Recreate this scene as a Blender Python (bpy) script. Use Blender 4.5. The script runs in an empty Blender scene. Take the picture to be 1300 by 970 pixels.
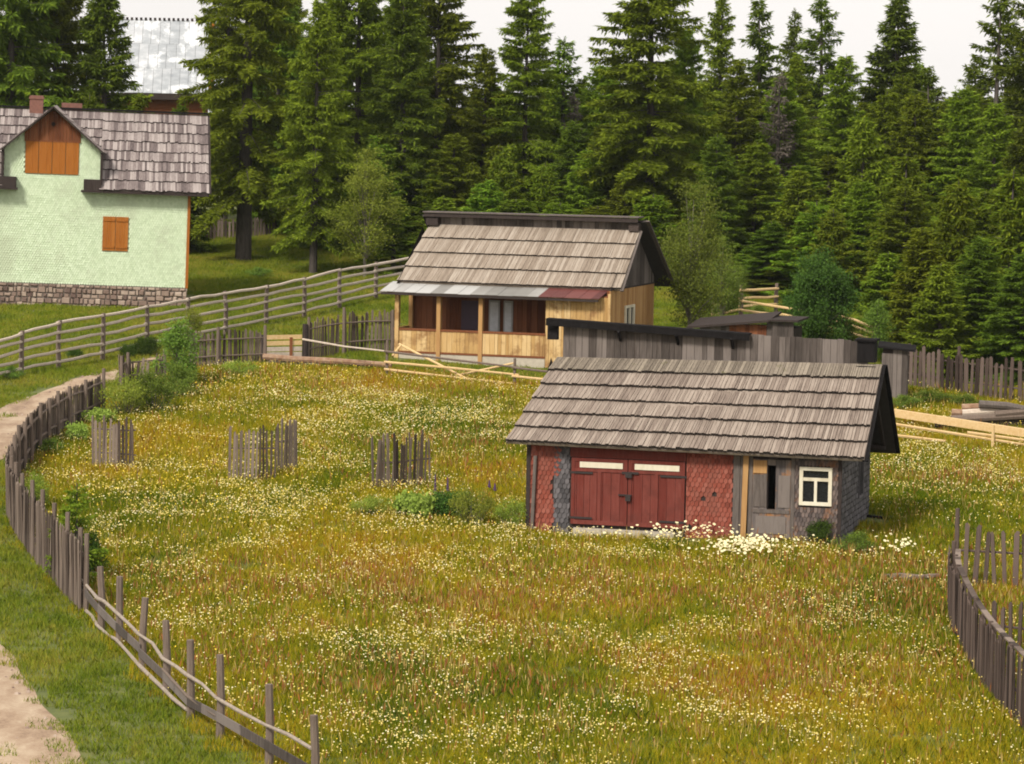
import bpy, math, random
import numpy as np
from mathutils import Vector, Matrix
random.seed(7); RNG = np.random.default_rng(7)
R = math.radians
sc = bpy.context.scene
COL = sc.collection

# ---------------------------------------------------------------- camera
F = 4500.0; HC = 12.46; PITCH = math.atan((485 - 110) / F); ROLL = R(1.0)
_f = np.array([0, math.cos(PITCH), -math.sin(PITCH)]); _u0 = np.array([0, math.sin(PITCH), math.cos(PITCH)]); _r0 = np.array([1., 0, 0])
_r = math.cos(ROLL) * _r0 + math.sin(ROLL) * _u0
_u = -math.sin(ROLL) * _r0 + math.cos(ROLL) * _u0
CAMP = np.array([0, 0, HC])
cd = bpy.data.cameras.new('camera'); cam = bpy.data.objects.new('camera', cd); COL.objects.link(cam); sc.camera = cam
cd.sensor_width = 36; cd.lens = 36 * F / 1300; cd.clip_start = 1; cd.clip_end = 6000
cam.matrix_world = Matrix(((_r[0], _u[0], -_f[0], 0), (_r[1], _u[1], -_f[1], 0), (_r[2], _u[2], -_f[2], HC), (0, 0, 0, 1)))

# ---------------------------------------------------------------- light
w = bpy.data.worlds.new('World'); sc.world = w; w.use_nodes = True
nt = w.node_tree; bgn = nt.nodes['Background']
SUN_EL, SUN_AZ = R(44), R(212)          # azimuth clockwise from +Y: behind the camera, to the left
sky = nt.nodes.new('ShaderNodeTexSky'); sky.sky_type = 'NISHITA'; sky.sun_disc = False
sky.sun_elevation = SUN_EL; sky.sun_rotation = SUN_AZ; sky.air_density = 1.5; sky.dust_density = 4
vm = nt.nodes.new('ShaderNodeVectorMath'); vm.operation = 'SCALE'; vm.inputs['Scale'].default_value = 0.09
nt.links.new(sky.outputs[0], vm.inputs[0])
tc = nt.nodes.new('ShaderNodeTexCoord'); nz = nt.nodes.new('ShaderNodeTexNoise'); nz.inputs['Scale'].default_value = 3; nz.inputs['Detail'].default_value = 5
nt.links.new(tc.outputs['Generated'], nz.inputs['Vector'])
cr = nt.nodes.new('ShaderNodeValToRGB'); cr.color_ramp.elements[0].position = .3; cr.color_ramp.elements[1].position = .7
cr.color_ramp.elements[0].color = (.72, .69, .665, 1); cr.color_ramp.elements[1].color = (.82, .785, .76, 1)
nt.links.new(nz.outputs['Fac'], cr.inputs[0])
mx = nt.nodes.new('ShaderNodeMixRGB'); mx.inputs[0].default_value = .88
nt.links.new(vm.outputs[0], mx.inputs[1]); nt.links.new(cr.outputs[0], mx.inputs[2]); nt.links.new(mx.outputs[0], bgn.inputs['Color'])
bgn.inputs['Strength'].default_value = 1.0
sl = bpy.data.lights.new('sun', 'SUN'); sl.energy = 2.8; sl.angle = R(12); sl.color = (1, .95, .86)
so = bpy.data.objects.new('sun', sl); COL.objects.link(so)
sd = Vector((math.sin(SUN_AZ) * math.cos(SUN_EL), math.cos(SUN_AZ) * math.cos(SUN_EL), math.sin(SUN_EL)))
so.rotation_euler = sd.to_track_quat('Z', 'Y').to_euler(); so.location = (-30, 20, 60)
sc.view_settings.view_transform = 'Standard'; sc.view_settings.look = 'None'; sc.view_settings.gamma = 1
sc.view_settings.exposure = 0.55
sc.cycles.max_bounces = 6; sc.cycles.diffuse_bounces = 3; sc.cycles.transmission_bounces = 3; sc.cycles.transparent_max_bounces = 4
sc.render.engine = 'CYCLES'; sc.cycles.filter_width = 1.9

# ---------------------------------------------------------------- terrain function and pixel helpers
def Hn(x, y):
    x = np.asarray(x, float); y = np.asarray(y, float)
    b = 0.0504 * (np.minimum(y, 190) - 100)
    t = np.clip((y - 190) / 140, 0, 1); b = b + 0.0504 * 140 * (t - t * t / 2)
    b = b - .06 * np.clip(y - 330, 0, 500)
    b = b + .07 * np.sin(x * .31 + 1.3) * np.sin(y * .23) + .05 * np.sin(x * .83 + y * .41)
    return b
def H(x, y): return float(Hn(x, y))
def ray(px, py):
    d = _f * F + _r * (px - 650) + _u * (485 - py); return d / d[1]
def AT(px, py, D): return CAMP + ray(px, py) * D
def G(px, py):
    d = ray(px, py); D = 40.
    a = b = D
    while D < 700:
        p = CAMP + d * D
        if p[2] < H(p[0], p[1]): b = D; a = D - 2; break
        D += 2
    for _ in range(30):
        m = (a + b) / 2; p = CAMP + d * m
        if p[2] < H(p[0], p[1]): b = m
        else: a = m
    p = CAMP + d * b
    return Vector((p[0], p[1], H(p[0], p[1])))
def projn(P):
    d = P - CAMP; z = d @ _f
    return 650 + F * (d @ _r) / z, 485 - F * (d @ _u) / z

# ---------------------------------------------------------------- materials
def newmat(name):
    m = bpy.data.materials.new(name); m.use_nodes = True
    return m, m.node_tree, m.node_tree.nodes['Principled BSDF']
def N(nt, t, **k):
    n = nt.nodes.new(t)
    for a, b in k.items(): setattr(n, a, b)
    return n
def ramp(nt, src, stops):
    c = N(nt, 'ShaderNodeValToRGB'); e = c.color_ramp.elements
    e[0].position = stops[0][0]; e[0].color = (*stops[0][1], 1); e[1].position = stops[-1][0]; e[1].color = (*stops[-1][1], 1)
    for p, col in stops[1:-1]:
        x = e.new(p); x.color = (*col, 1)
    nt.links.new(src, c.inputs[0]); return c.outputs[0]
def noise(nt, vec, scale, detail=5, rough=.6):
    n = N(nt, 'ShaderNodeTexNoise'); n.inputs['Scale'].default_value = scale; n.inputs['Detail'].default_value = detail; n.inputs['Roughness'].default_value = rough
    nt.links.new(vec, n.inputs['Vector']); return n.outputs['Fac']
def math_(nt, op, a, b):
    n = N(nt, 'ShaderNodeMath', operation=op)
    for i, v in enumerate((a, b)):
        if isinstance(v, (int, float)): n.inputs[i].default_value = v
        else: nt.links.new(v, n.inputs[i])
    return n.outputs[0]
def mixc(nt, f, a, b, mode='MIX'):
    n = N(nt, 'ShaderNodeMixRGB', blend_type=mode)
    for i, v in enumerate((f, a, b)):
        if isinstance(v, (int, float)): n.inputs[i].default_value = v
        elif isinstance(v, tuple): n.inputs[i].default_value = (*v, 1)
        else: nt.links.new(v, n.inputs[i])
    return n.outputs[0]
def wood(name, dark, mid, light, grain=(14, 14, 1.2), island=.55, rough=.85, moss=None, bump=.35, stain=None):
    m, nt, p = newmat(name)
    t = N(nt, 'ShaderNodeTexCoord'); mp = N(nt, 'ShaderNodeMapping'); mp.inputs['Scale'].default_value = grain
    nt.links.new(t.outputs['Object'], mp.inputs['Vector'])
    g = N(nt, 'ShaderNodeNewGeometry')
    n1 = noise(nt, mp.outputs[0], 1.6, 6, .65)
    v = math_(nt, 'ADD', math_(nt, 'MULTIPLY', n1, 1.15 - island * .8), math_(nt, 'MULTIPLY', g.outputs['Random Per Island'], island))
    v = math_(nt, 'ADD', v, -.05)
    c = ramp(nt, v, [(.2, dark), (.5, mid), (.82, light)])
    n2 = noise(nt, t.outputs['Object'], .9, 6, .6)
    c = mixc(nt, math_(nt, 'MULTIPLY', n2, .45), c, dark, 'MIX')
    if stain:
        n3 = noise(nt, t.outputs['Object'], stain[1], 5, .7)
        c = mixc(nt, ramp(nt, n3, [(.5, (0, 0, 0)), (.62, (1, 1, 1))]), c, stain[0])
    if moss:
        n4 = noise(nt, t.outputs['Object'], 3, 6, .7)
        c = mixc(nt, ramp(nt, n4, [(moss[1], (0, 0, 0)), (moss[1] + .12, (1, 1, 1))]), c, moss[0])
    nt.links.new(c, p.inputs['Base Color']); p.inputs['Roughness'].default_value = rough; p.inputs['Specular IOR Level'].default_value = (.03 if light[0] < .03 else .15) if rough > .6 else .5
    b = N(nt, 'ShaderNodeBump'); b.inputs['Strength'].default_value = bump; b.inputs['Distance'].default_value = .02
    nt.links.new(n1, b.inputs['Height']); nt.links.new(b.outputs[0], p.inputs['Normal'])
    return m
def plain(name, col, rough=.7, metal=0, var=.25, scale=6):
    m, nt, p = newmat(name)
    t = N(nt, 'ShaderNodeTexCoord'); n = noise(nt, t.outputs['Object'], scale, 6, .65)
    g = N(nt, 'ShaderNodeNewGeometry')
    v = math_(nt, 'ADD', math_(nt, 'MULTIPLY', n, .7), math_(nt, 'MULTIPLY', g.outputs['Random Per Island'], .3))
    c = ramp(nt, v, [(.25, tuple(x * (1 - var) for x in col)), (.75, tuple(min(1, x * (1 + var)) for x in col))])
    nt.links.new(c, p.inputs['Base Color']); p.inputs['Roughness'].default_value = rough; p.inputs['Metallic'].default_value = metal
    return m
def leafmat(name, dark, light, trans=.3, posvar=None, hue=None):
    m, nt, p = newmat(name); nt.nodes.remove(p)
    out = [n for n in nt.nodes if n.type == 'OUTPUT_MATERIAL'][0]
    g = N(nt, 'ShaderNodeNewGeometry'); oi = N(nt, 'ShaderNodeObjectInfo')
    v = g.outputs['Random Per Island']
    n1 = noise(nt, g.outputs['Position'], .55 if not posvar else posvar, 4, .6)
    v = math_(nt, 'ADD', math_(nt, 'MULTIPLY', v, .55), math_(nt, 'MULTIPLY', n1, .75)); v = math_(nt, 'ADD', v, -.12)
    c = ramp(nt, v, [(.1, dark), (.85, light)])
    hs = N(nt, 'ShaderNodeHueSaturation'); nt.links.new(c, hs.inputs['Color'])
    nt.links.new(math_(nt, 'ADD', math_(nt, 'MULTIPLY', oi.outputs['Random'], .035), .48), hs.inputs['Hue'])
    nt.links.new(math_(nt, 'ADD', math_(nt, 'MULTIPLY', oi.outputs['Random'], .5), .75), hs.inputs['Value'])
    c = hs.outputs[0]
    d = N(nt, 'ShaderNodeBsdfDiffuse'); tr = N(nt, 'ShaderNodeBsdfTranslucent'); ms = N(nt, 'ShaderNodeMixShader'); ms.inputs[0].default_value = trans
    nt.links.new(c, d.inputs['Color']); nt.links.new(c, tr.inputs['Color'])
    nt.links.new(d.outputs[0], ms.inputs[1]); nt.links.new(tr.outputs[0], ms.inputs[2]); nt.links.new(ms.outputs[0], out.inputs['Surface'])
    return m
M = {}
M['barn_roof'] = wood('barn_shakes', (.11, .082, .067), (.24, .19, .155), (.38, .315, .26), (14, 1.6, 1.6), .36, moss=((.13, .13, .07), .66))
M['grain_shade'] = plain('end_grain_and_shade', (.035, .027, .024), .95, 0, .4)  # weathered end grain, darkened further to paint course shadow lines and underside shade
M['moss_roof'] = wood('mossy_shakes', (.10, .082, .062), (.20, .165, .13), (.32, .27, .21), (14, 6, 6), .4, moss=((.12, .11, .05), .6), bump=.9)
M['cabin_roof'] = wood('cabin_shakes', (.15, .115, .088), (.28, .225, .175), (.40, .34, .28), (14, 1.6, 1.6), .4)
M['house_roof'] = wood('house_shakes', (.065, .05, .05), (.20, .16, .15), (.40, .345, .32), (16, 3, 3), .6)
M['grey'] = wood('weathered_boards', (.035, .028, .024), (.095, .077, .067), (.215, .18, .16))
M['fence'] = wood('fence_wood', (.034, .024, .019), (.115, .084, .066), (.26, .20, .16), island=.75)
M['fence2'] = wood('dark_fence_wood', (.020, .013, .010), (.068, .047, .038), (.16, .115, .095), island=.75)
M['pole'] = wood('peeled_pole', (.22, .17, .13), (.50, .41, .33), (.68, .59, .49), (6, 6, 6), .4)
M['stick'] = wood('old_stick', (.13, .10, .08), (.30, .245, .20), (.46, .39, .32), (5, 5, 5), .3)
M['fresh'] = wood('fresh_timber', (.40, .24, .09), (.60, .41, .19), (.75, .57, .33), (6, 6, 6), .45)
M['black'] = wood('tarred_board', (.005, .0045, .0045), (.010, .009, .009), (.024, .021, .021))
M['dark'] = wood('dark_timber', (.014, .010, .009), (.032, .024, .022), (.07, .052, .045))
M['red'] = wood('red_shingles', (.13, .035, .023), (.25, .062, .04), (.31, .105, .075), (5, 5, 3), .6, stain=((.20, .065, .045), 1.5))
M['reddoor'] = wood('red_door_boards', (.08, .016, .011), (.14, .028, .020), (.20, .055, .042), (10, 10, 1), .4, stain=((.125, .032, .024), 1.6))
M['darksh'] = wood('dark_shingles', (.045, .037, .036), (.115, .09, .082), (.20, .15, .13), (5, 5, 3), .6, stain=((.20, .09, .04), 1.1))
M['tar'] = wood('tarred_paper', (.04, .038, .04), (.085, .078, .08), (.16, .145, .15), (5, 5, 3), .5)
M['mint'] = wood('mint_shingles', (.49, .58, .39), (.55, .645, .44), (.61, .70, .50), (4, 4, 4), .8, bump=.1, stain=((.46, .52, .36), .33))
M['shutter'] = wood('orange_brown_paint', (.18, .055, .008), (.32, .105, .016), (.40, .15, .03), (10, 10, 1), .45)
M['brownb'] = wood('brown_boards', (.07, .022, .010), (.16, .055, .022), (.26, .10, .045), (12, 12, 1), .5)
M['honey'] = wood('honey_boards', (.30, .17, .06), (.53, .34, .14), (.68, .49, .25), (14, 14, 1), .5, stain=((.30, .17, .07), 1.0))
M['orange'] = wood('tan_boards', (.24, .12, .045), (.40, .22, .085), (.52, .32, .14), (14, 14, 1), .4)
M['tin'] = wood('grey_tin_sheets', (.17, .16, .145), (.29, .275, .255), (.48, .47, .45), (1, 1, 1), .9, rough=.45, bump=.05)
M['log'] = wood('brown_log', (.12, .06, .035), (.27, .16, .10), (.45, .33, .23), (3, 3, 3), .2)
M['redtin'] = wood('red_tin_sheets', (.06, .018, .016), (.105, .028, .024), (.16, .05, .042), (1, 1, 1), .7, rough=.5, bump=.05)
M['whitetin'] = wood('white_tin', (.22, .235, .25), (.38, .395, .41), (.60, .60, .61), (.8, 2, .8), .35, stain=((.66, .67, .68), .7), rough=.4, bump=.05)
M['cream'] = wood('cream_paint', (.44, .38, .27), (.66, .60, .46), (.76, .71, .58), (6, 6, 2), .3, bump=.1)
M['curtain'] = plain('curtain', (.55, .55, .56), .9)
M['glass'] = plain('dark_glass', (.012, .013, .015), .12, 0, .2); 
M['iron'] = plain('rusty_iron', (.03, .022, .02), .6, .3)
M['brick'] = plain('chimney_brick', (.17, .075, .055), .9, 0, .4, 9)
M['bark'] = wood('spruce_bark', (.035, .03, .027), (.085, .07, .06), (.15, .13, .11), (9, 9, 2), .2, bump=.8)
M['birchbark'] = wood('grey_bark', (.06, .05, .04), (.15, .13, .10), (.28, .25, .21), (9, 9, 2), .2)
M['concrete'] = plain('pale_stone', (.40, .35, .28), .95, 0, .25)
# stone plinth
m, nt_, p = newmat('rubble_stone'); t = N(nt_, 'ShaderNodeTexCoord')
g = N(nt_, 'ShaderNodeNewGeometry')
nt_.links.new(ramp(nt_, math_(nt_, 'ADD', math_(nt_, 'MULTIPLY', g.outputs['Random Per Island'], .6), math_(nt_, 'MULTIPLY', noise(nt_, t.outputs['Object'], 5), .4)),
    [(.15, (.09, .055, .045)), (.5, (.25, .175, .135)), (.85, (.42, .33, .26))]), p.inputs['Base Color']); p.inputs['Roughness'].default_value = .9
M['stone'] = m
M['mortar'] = plain('mortar', (.13, .105, .085), .95)
M['needle'] = leafmat('spruce_needles', (.075, .118, .010), (.24, .31, .026), .38, posvar=1.1)
M['needle2'] = leafmat('spruce_new_growth', (.16, .22, .018), (.29, .36, .035))
M['needle3'] = leafmat('dark_spruce_needles', (.055, .095, .012), (.185, .255, .028), .38, posvar=1.1)
M['deadtwig'] = leafmat('bare_twigs', (.10, .08, .065), (.20, .17, .14))
M['youngn'] = leafmat('young_spruce_needles', (.10, .18, .014), (.24, .35, .034), .38, posvar=1.1)
M['leafb'] = leafmat('birch_leaves', (.12, .17, .02), (.30, .36, .055))
M['leafo'] = leafmat('willow_leaves', (.07, .105, .018), (.21, .27, .045))
M['leafd'] = leafmat('dark_leaves', (.028, .062, .012), (.088, .155, .028))
M['leafg'] = leafmat('bush_leaves', (.06, .11, .015), (.19, .27, .045))
M['leafy'] = leafmat('lime_leaves', (.17, .26, .03), (.34, .44, .09))

# ---------------------------------------------------------------- mesh helpers
def tag(o, label=None, cat=None, group=None, kind=None):
    if label: o['label'] = label
    if cat: o['category'] = cat
    if group: o['group'] = group
    if kind: o['kind'] = kind
    return o
def empty(name, loc, rz=0, label=None, cat=None, group=None):
    o = bpy.data.objects.new(name, None); COL.objects.link(o); o.location = loc; o.rotation_euler = (0, 0, rz)
    o.empty_display_size = .2
    return tag(o, label, cat, group)
def np_mesh(name, V, Fc, mats, midx=None, smooth=False):
    """V Nx3; Fc MxK constant-size faces"""
    me = bpy.data.meshes.new(name); V = np.asarray(V, np.float32); Fc = np.asarray(Fc, np.int32)
    me.vertices.add(len(V)); me.vertices.foreach_set('co', V.ravel())
    k = Fc.shape[1]; me.loops.add(Fc.size); me.loops.foreach_set('vertex_index', Fc.ravel())
    me.polygons.add(len(Fc)); me.polygons.foreach_set('loop_start', np.arange(0, Fc.size, k, dtype=np.int32))
    if midx is not None: me.polygons.foreach_set('material_index', np.asarray(midx, np.int32))
    for m in mats: me.materials.append(m)
    me.update(calc_edges=True)
    if smooth: me.polygons.foreach_set('use_smooth', np.ones(len(Fc), bool))
    return me
class MB:
    SPLIT = dict(corner_board=1, latch=2, gable_wall=1, batten=1, cheek_board=1, eave_box=2, upright_board=1, rafter=1, barge_board=1)
    def __init__(s): s.v = []; s.f = []; s.m = []; s.p = []
    def add(s, vs, fs, mi=0):
        n = len(s.v); s.p.append((n, len(s.f))); s.v += [tuple(v) for v in vs]; s.f += [tuple(i + n for i in f) for f in fs]; s.m += [mi] * len(fs)
    def hexa(s, b, t, mi=0):
        s.add(list(b) + list(t), [(3, 2, 1, 0), (4, 5, 6, 7), (0, 1, 5, 4), (1, 2, 6, 5), (2, 3, 7, 6), (3, 0, 4, 7)], mi)
    def box(s, x0, x1, y0, y1, z0, z1, mi=0):
        s.hexa([(x0, y0, z0), (x1, y0, z0), (x1, y1, z0), (x0, y1, z0)], [(x0, y0, z1), (x1, y0, z1), (x1, y1, z1), (x0, y1, z1)], mi)
    def beam(s, a, b, w, h, mi=0, up=(0, 0, 1), taper=1):
        a = Vector(a); b = Vector(b); d = (b - a).normalized(); up = Vector(up)
        if abs(d.dot(up)) > .98: up = Vector((0, 1, 0))
        x = d.cross(up).normalized(); y = x.cross(d)
        q = lambda c, k: [c + x * (i * w / 2 * k) + y * (j * h / 2 * k) for i, j in ((-1, -1), (1, -1), (1, 1), (-1, 1))]
        s.hexa(q(a, 1), q(b, taper), mi)
    def tube(s, pts, rad, n=7, mi=0):
        pts = [Vector(p) for p in pts]; rings = []; base = len(s.v)
        for i, p in enumerate(pts):
            d = (pts[min(i + 1, len(pts) - 1)] - pts[max(i - 1, 0)]).normalized()
            a = d.orthogonal().normalized() if i == 0 else (prev - d * prev.dot(d)).normalized()
            prev = a; b = d.cross(a)
            for k in range(n):
                t = 2 * math.pi * k / n; s.v.append(tuple(p + (a * math.cos(t) + b * math.sin(t)) * rad[i]))
        for i in range(len(pts) - 1):
            for k in range(n):
                k2 = (k + 1) % n
                s.f.append((base + i * n + k, base + i * n + k2, base + (i + 1) * n + k2, base + (i + 1) * n + k)); s.m.append(mi)
        s.f.append(tuple(base + k for k in reversed(range(n)))); s.m.append(mi)
        s.f.append(tuple(base + (len(pts) - 1) * n + k for k in range(n))); s.m.append(mi)
    def build(s, name, mats, parent=None, loc=None, smooth=False):
        k = s.SPLIT.get(name)
        if k and len(s.p) > k:
            for i in range(0, len(s.p), k):
                q = MB(); v0, f0 = s.p[i]; v1, f1 = s.p[i + k] if i + k < len(s.p) else (len(s.v), len(s.f))
                q.v = s.v[v0:v1]; q.f = [tuple(a - v0 for a in f) for f in s.f[f0:f1]]; q.m = s.m[f0:f1]; o = q.build(name, mats, parent, loc, smooth)
            return o
        me = bpy.data.meshes.new(name); me.from_pydata(s.v, [], s.f)
        if not isinstance(mats, (list, tuple)): mats = [mats]
        for m in mats: me.materials.append(m)
        me.polygons.foreach_set('material_index', s.m)
        if smooth: me.polygons.foreach_set('use_smooth', [True] * len(s.f))
        me.update(); o = bpy.data.objects.new(name, me); COL.objects.link(o)
        if parent: o.parent = parent
        if loc is not None: o.location = loc
        return o
def rr(a, b): return random.uniform(a, b)

def shakes(mb, eL, eR, tR, tL, n, pw=.16, th=.045, jit=.03, over=.12, mi=0, mi_top=None, lenj=.02):
    """courses of shakes over a four-cornered slope"""
    eL, eR, tR, tL = map(Vector, (eL, eR, tR, tL))
    nrm = (eR - eL).cross(tL - eL).normalized()
    P = lambda u, v: (eL * (1 - u) + eR * u) * (1 - v) + (tL * (1 - u) + tR * u) * v
    Wd = (eR - eL).length
    for j in range(n):
        v0 = j / n; v1 = min(1.0, (j + 1) / n + over / n)
        u = 0
        while u < 1 - 1e-4:
            du = min(pw * rr(.55, 1.5) / Wd, 1 - u)
            if 1 - u - du < .3 * pw / Wd: du = 1 - u
            a = v0 - rr(0, 1) * jit; lift = rr(0, .012); e = .002
            k = th * rr(.8, 1.2)
            b0, b1, t1, t0 = P(u + e * .3, a), P(u + du - e * .3, a + rr(-1, 1) * jit * .3), P(u + du - e * .3, v1), P(u + e * .3, v1)
            lo = nrm * (.012 + lift + .03); hi = nrm * .004
            mb.hexa([b0 + lo, b1 + lo, t1 + hi, t0 + hi], [b0 + lo + nrm * k, b1 + lo + nrm * k, t1 + hi + nrm * .012, t0 + hi + nrm * .012], (mi_top if (mi_top is not None and j == n - 1) else mi)); mb.m[-4] = 2  # butt face gets the near-black colour: shadow line under each course, painted
            u += du
def slab(mb, corners, th, mi=0):
    c = [Vector(q) for q in corners]; nrm = (c[1] - c[0]).cross(c[3] - c[0]).normalized()
    mb.hexa([q - nrm * th for q in c], c, mi)
def planks(mb, a, b, z0, z1, out, pw=.16, th=.03, gap=.006, openings=(), mi=0, zj=0.0, side=1):
    """vertical boards along the line a-b (2D), z0/z1 floats or functions of distance; out = outward unit 2D"""
    a = Vector((*a, 0)); b = Vector((*b, 0)); L = (b - a).length; d = (b - a) / L; o = Vector((*out, 0))
    f0 = z0 if callable(z0) else (lambda s: z0); f1 = z1 if callable(z1) else (lambda s: z1)
    s = 0
    while s < L - 1e-3:
        wd = min(pw * rr(.7, 1.3), L - s)
        if L - s - wd < .05: wd = L - s
        s0, s1 = s + gap / 2, s + wd - gap / 2; off = rr(0, .012); sm = (s0 + s1) / 2
        segs = [(None, None)]
        spans = [[f0, f1]]
        cuts = [op for op in openings if op[0] < sm < op[1]]
        zz = []
        lo = f0(sm)
        ints = sorted((c[2], c[3]) for c in cuts)
        cur = None
        parts = []
        for c0, c1 in ints:
            parts.append((cur, c0)); cur = c1
        parts.append((cur, None))
        for p0, p1 in parts:
            zb0 = f0(s0) if p0 is None else p0; zb1 = f0(s1) if p0 is None else p0
            j = rr(-zj, zj)
            zt0 = f1(s0) + j if p1 is None else p1; zt1 = f1(s1) + j if p1 is None else p1
            if zt0 - zb0 < .02 and zt1 - zb1 < .02: continue
            zt0 = max(zt0, zb0 + .005); zt1 = max(zt1, zb1 + .005)
            p = a + d * s0; q = a + d * s1; oo = o * (off + th); ii = o * off
            Z = Vector((0, 0, 1))
            mb.hexa([p + oo + Z * zb0, q + oo + Z * zb1, q + ii + Z * zb1, p + ii + Z * zb0], [p + oo + Z * zt0, q + oo + Z * zt1, q + ii + Z * zt1, p + ii + Z * zt0], mi)
        s += wd
def shingles(mb, a, b, z0, z1, out, tw=.12, exp=.13, openings=(), mi=0, inside=None, drop=.0, mfun=None):
    """rows of small pointed wall shingles"""
    a = Vector((*a, 0)); b = Vector((*b, 0)); L = (b - a).length; d = (b - a) / L; o = Vector((*out, 0)); Z = Vector((0, 0, 1))
    n = int((z1 - z0) / exp) + 1
    for j in range(n):
        z = z0 + j * exp; s = -tw / 2 if j % 2 else 0
        while s < L:
            s0 = max(0, s); s1 = min(L, s + tw)
            sm = (s0 + s1) / 2
            if s1 - s0 > .03 and not any(op[0] < sm < op[1] and op[2] - .02 < z + exp * .5 < op[3] for op in openings) and (inside is None or inside(sm, z + exp * .6)) and random.random() > drop:
                zt = min(z + exp * 1.15, z1); tip = z - .02 + rr(-.012, .012); sh = z + exp * .22
                th = .022 + rr(0, .012); bo = o * .012; g = .006
                vs = [a + d * (s0 + g) + Z * sh, a + d * sm + Z * tip, a + d * (s1 - g) + Z * sh, a + d * (s1 - g) + Z * zt, a + d * (s0 + g) + Z * zt]
                fr = [v + bo + o * (th if i < 3 else .006) for i, v in enumerate(vs)]
                mm = mfun(sm, z) if mfun else mi
                mb.add(fr + [v + o * .002 for v in vs], [(0, 1, 2, 3, 4), (0, 5, 6, 1), (1, 6, 7, 2), (2, 7, 8, 3), (4, 9, 5, 0)], mm)
            s += tw

# ---------------------------------------------------------------- ground, path
def path_pts():
    C = [((200, 455), .5), ((150, 472), 1.0), ((112, 486), 1.5), ((60, 512), 2.3), ((15, 545), 2.9)]
    L = [(G(*c), wdt) for c, wdt in C]
    L.append((Vector((-17.6, 108, 0)), 2.6)); L.append((Vector((-17.4, 101, 0)), 2.4)); L.append((Vector((-16.6, 94, 0)), 2.4))
    L.append((Vector((-14.7, 87.5, 0)), 2.3)); L.append((Vector((-12.4, 80.5, 0)), 2.2)); L.append((Vector((-10.5, 74, 0)), 2.2)); L.append((Vector((-7.5, 62, 0)), 2.2)); L.append((Vector((-6, 50, 0)), 2.2))
    return L
PATH = path_pts()
def spline(P, n=12):
    out = []
    for i in range(len(P) - 1):
        p0, p1, p2, p3 = [P[max(0, min(len(P) - 1, k))] for k in (i - 1, i, i + 1, i + 2)]
        for t in np.arange(0, 1, 1 / n):
            f = lambda a, b, c, d: .5 * ((2 * b) + (-a + c) * t + (2 * a - 5 * b + 4 * c - d) * t * t + (-a + 3 * b - 3 * c + d) * t ** 3)
            out.append((f(p0[0].x, p1[0].x, p2[0].x, p3[0].x), f(p0[0].y, p1[0].y, p2[0].y, p3[0].y), f(p0[1], p1[1], p2[1], p3[1])))
    return np.array(out)
PS = spline(PATH)
def path_dist(x, y):
    """signed clearance from the path edge (negative inside)"""
    x = np.asarray(x, float); y = np.asarray(y, float); best = np.full(x.shape, 1e9)
    for a in PS: best = np.minimum(best, np.hypot(x - a[0], y - a[1]) - a[2] / 2)
    return best

xs = np.unique(np.concatenate([np.linspace(-1500, -70, 14), np.arange(-70, 70.1, 1.0), np.linspace(70, 1500, 14)]))
ys = np.unique(np.concatenate([np.linspace(-200, 40, 8), np.arange(40, 260, 1.0), np.linspace(260, 420, 30), np.linspace(420, 2000, 20)]))
X, Y = np.meshgrid(xs, ys); Z = Hn(X, Y); V = np.stack([X, Y, Z], -1).reshape(-1, 3)
nx, ny = len(xs), len(ys); I = (np.arange(ny - 1)[:, None] * nx + np.arange(nx - 1)[None]).ravel()
me = np_mesh('ground', V, np.stack([I, I + 1, I + nx + 1, I + nx], -1), [], smooth=True)
m, nt_, p = newmat('turf_soil'); g = N(nt_, 'ShaderNodeNewGeometry')
n1 = noise(nt_, g.outputs['Position'], .35, 8, .65); n2 = noise(nt_, g.outputs['Position'], 4, 8, .7)
c = ramp(nt_, math_(nt_, 'ADD', math_(nt_, 'MULTIPLY', n1, .5), math_(nt_, 'MULTIPLY', n2, .5)), [(.3, (.055, .07, .015)), (.5, (.10, .115, .025)), (.7, (.17, .15, .045))])
nt_.links.new(c, p.inputs['Base Color']); p.inputs['Roughness'].default_value = 1; M['ground'] = m
me.materials.append(m); o = bpy.data.objects.new('ground', me); COL.objects.link(o); tag(o, 'rising grassy ground under the meadow and yard', 'ground', kind='structure')
# path sheet
m, nt_, p = newmat('sandy_track'); g = N(nt_, 'ShaderNodeNewGeometry')
mpp = N(nt_, 'ShaderNodeMapping'); mpp.inputs['Scale'].default_value = (1, .45, 1); nt_.links.new(g.outputs['Position'], mpp.inputs['Vector'])
n1 = noise(nt_, mpp.outputs[0], 1.2, 8, .7); n2 = noise(nt_, g.outputs['Position'], 14, 6, .7)
c = ramp(nt_, math_(nt_, 'ADD', math_(nt_, 'MULTIPLY', n1, .75), math_(nt_, 'MULTIPLY', n2, .25)), [(.3, (.13, .075, .045)), (.46, (.30, .205, .13)), (.66, (.46, .36, .25))])
nt_.links.new(c, p.inputs['Base Color']); p.inputs['Roughness'].default_value = 1
b = N(nt_, 'ShaderNodeBump'); b.inputs['Strength'].default_value = .6; nt_.links.new(n2, b.inputs['Height']); nt_.links.new(b.outputs[0], p.inputs['Normal'])
V = []; K = 9
for i in range(len(PS)):
    a = PS[i]; t = PS[min(i + 1, len(PS) - 1)] - PS[max(i - 1, 0)]; t = t[:2] / np.hypot(*t[:2]); nn = np.array([-t[1], t[0]])
    hw = a[2] / 2 + .08 * math.sin(i * .37) + .05 * math.sin(i * .9)
    for k in range(K):
        q = a[:2] + nn * hw * (k / (K - 1) * 2 - 1); V.append((q[0], q[1], H(*q) + .02 + .03 * (1 - (k / (K - 1) * 2 - 1) ** 2)))
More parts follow.
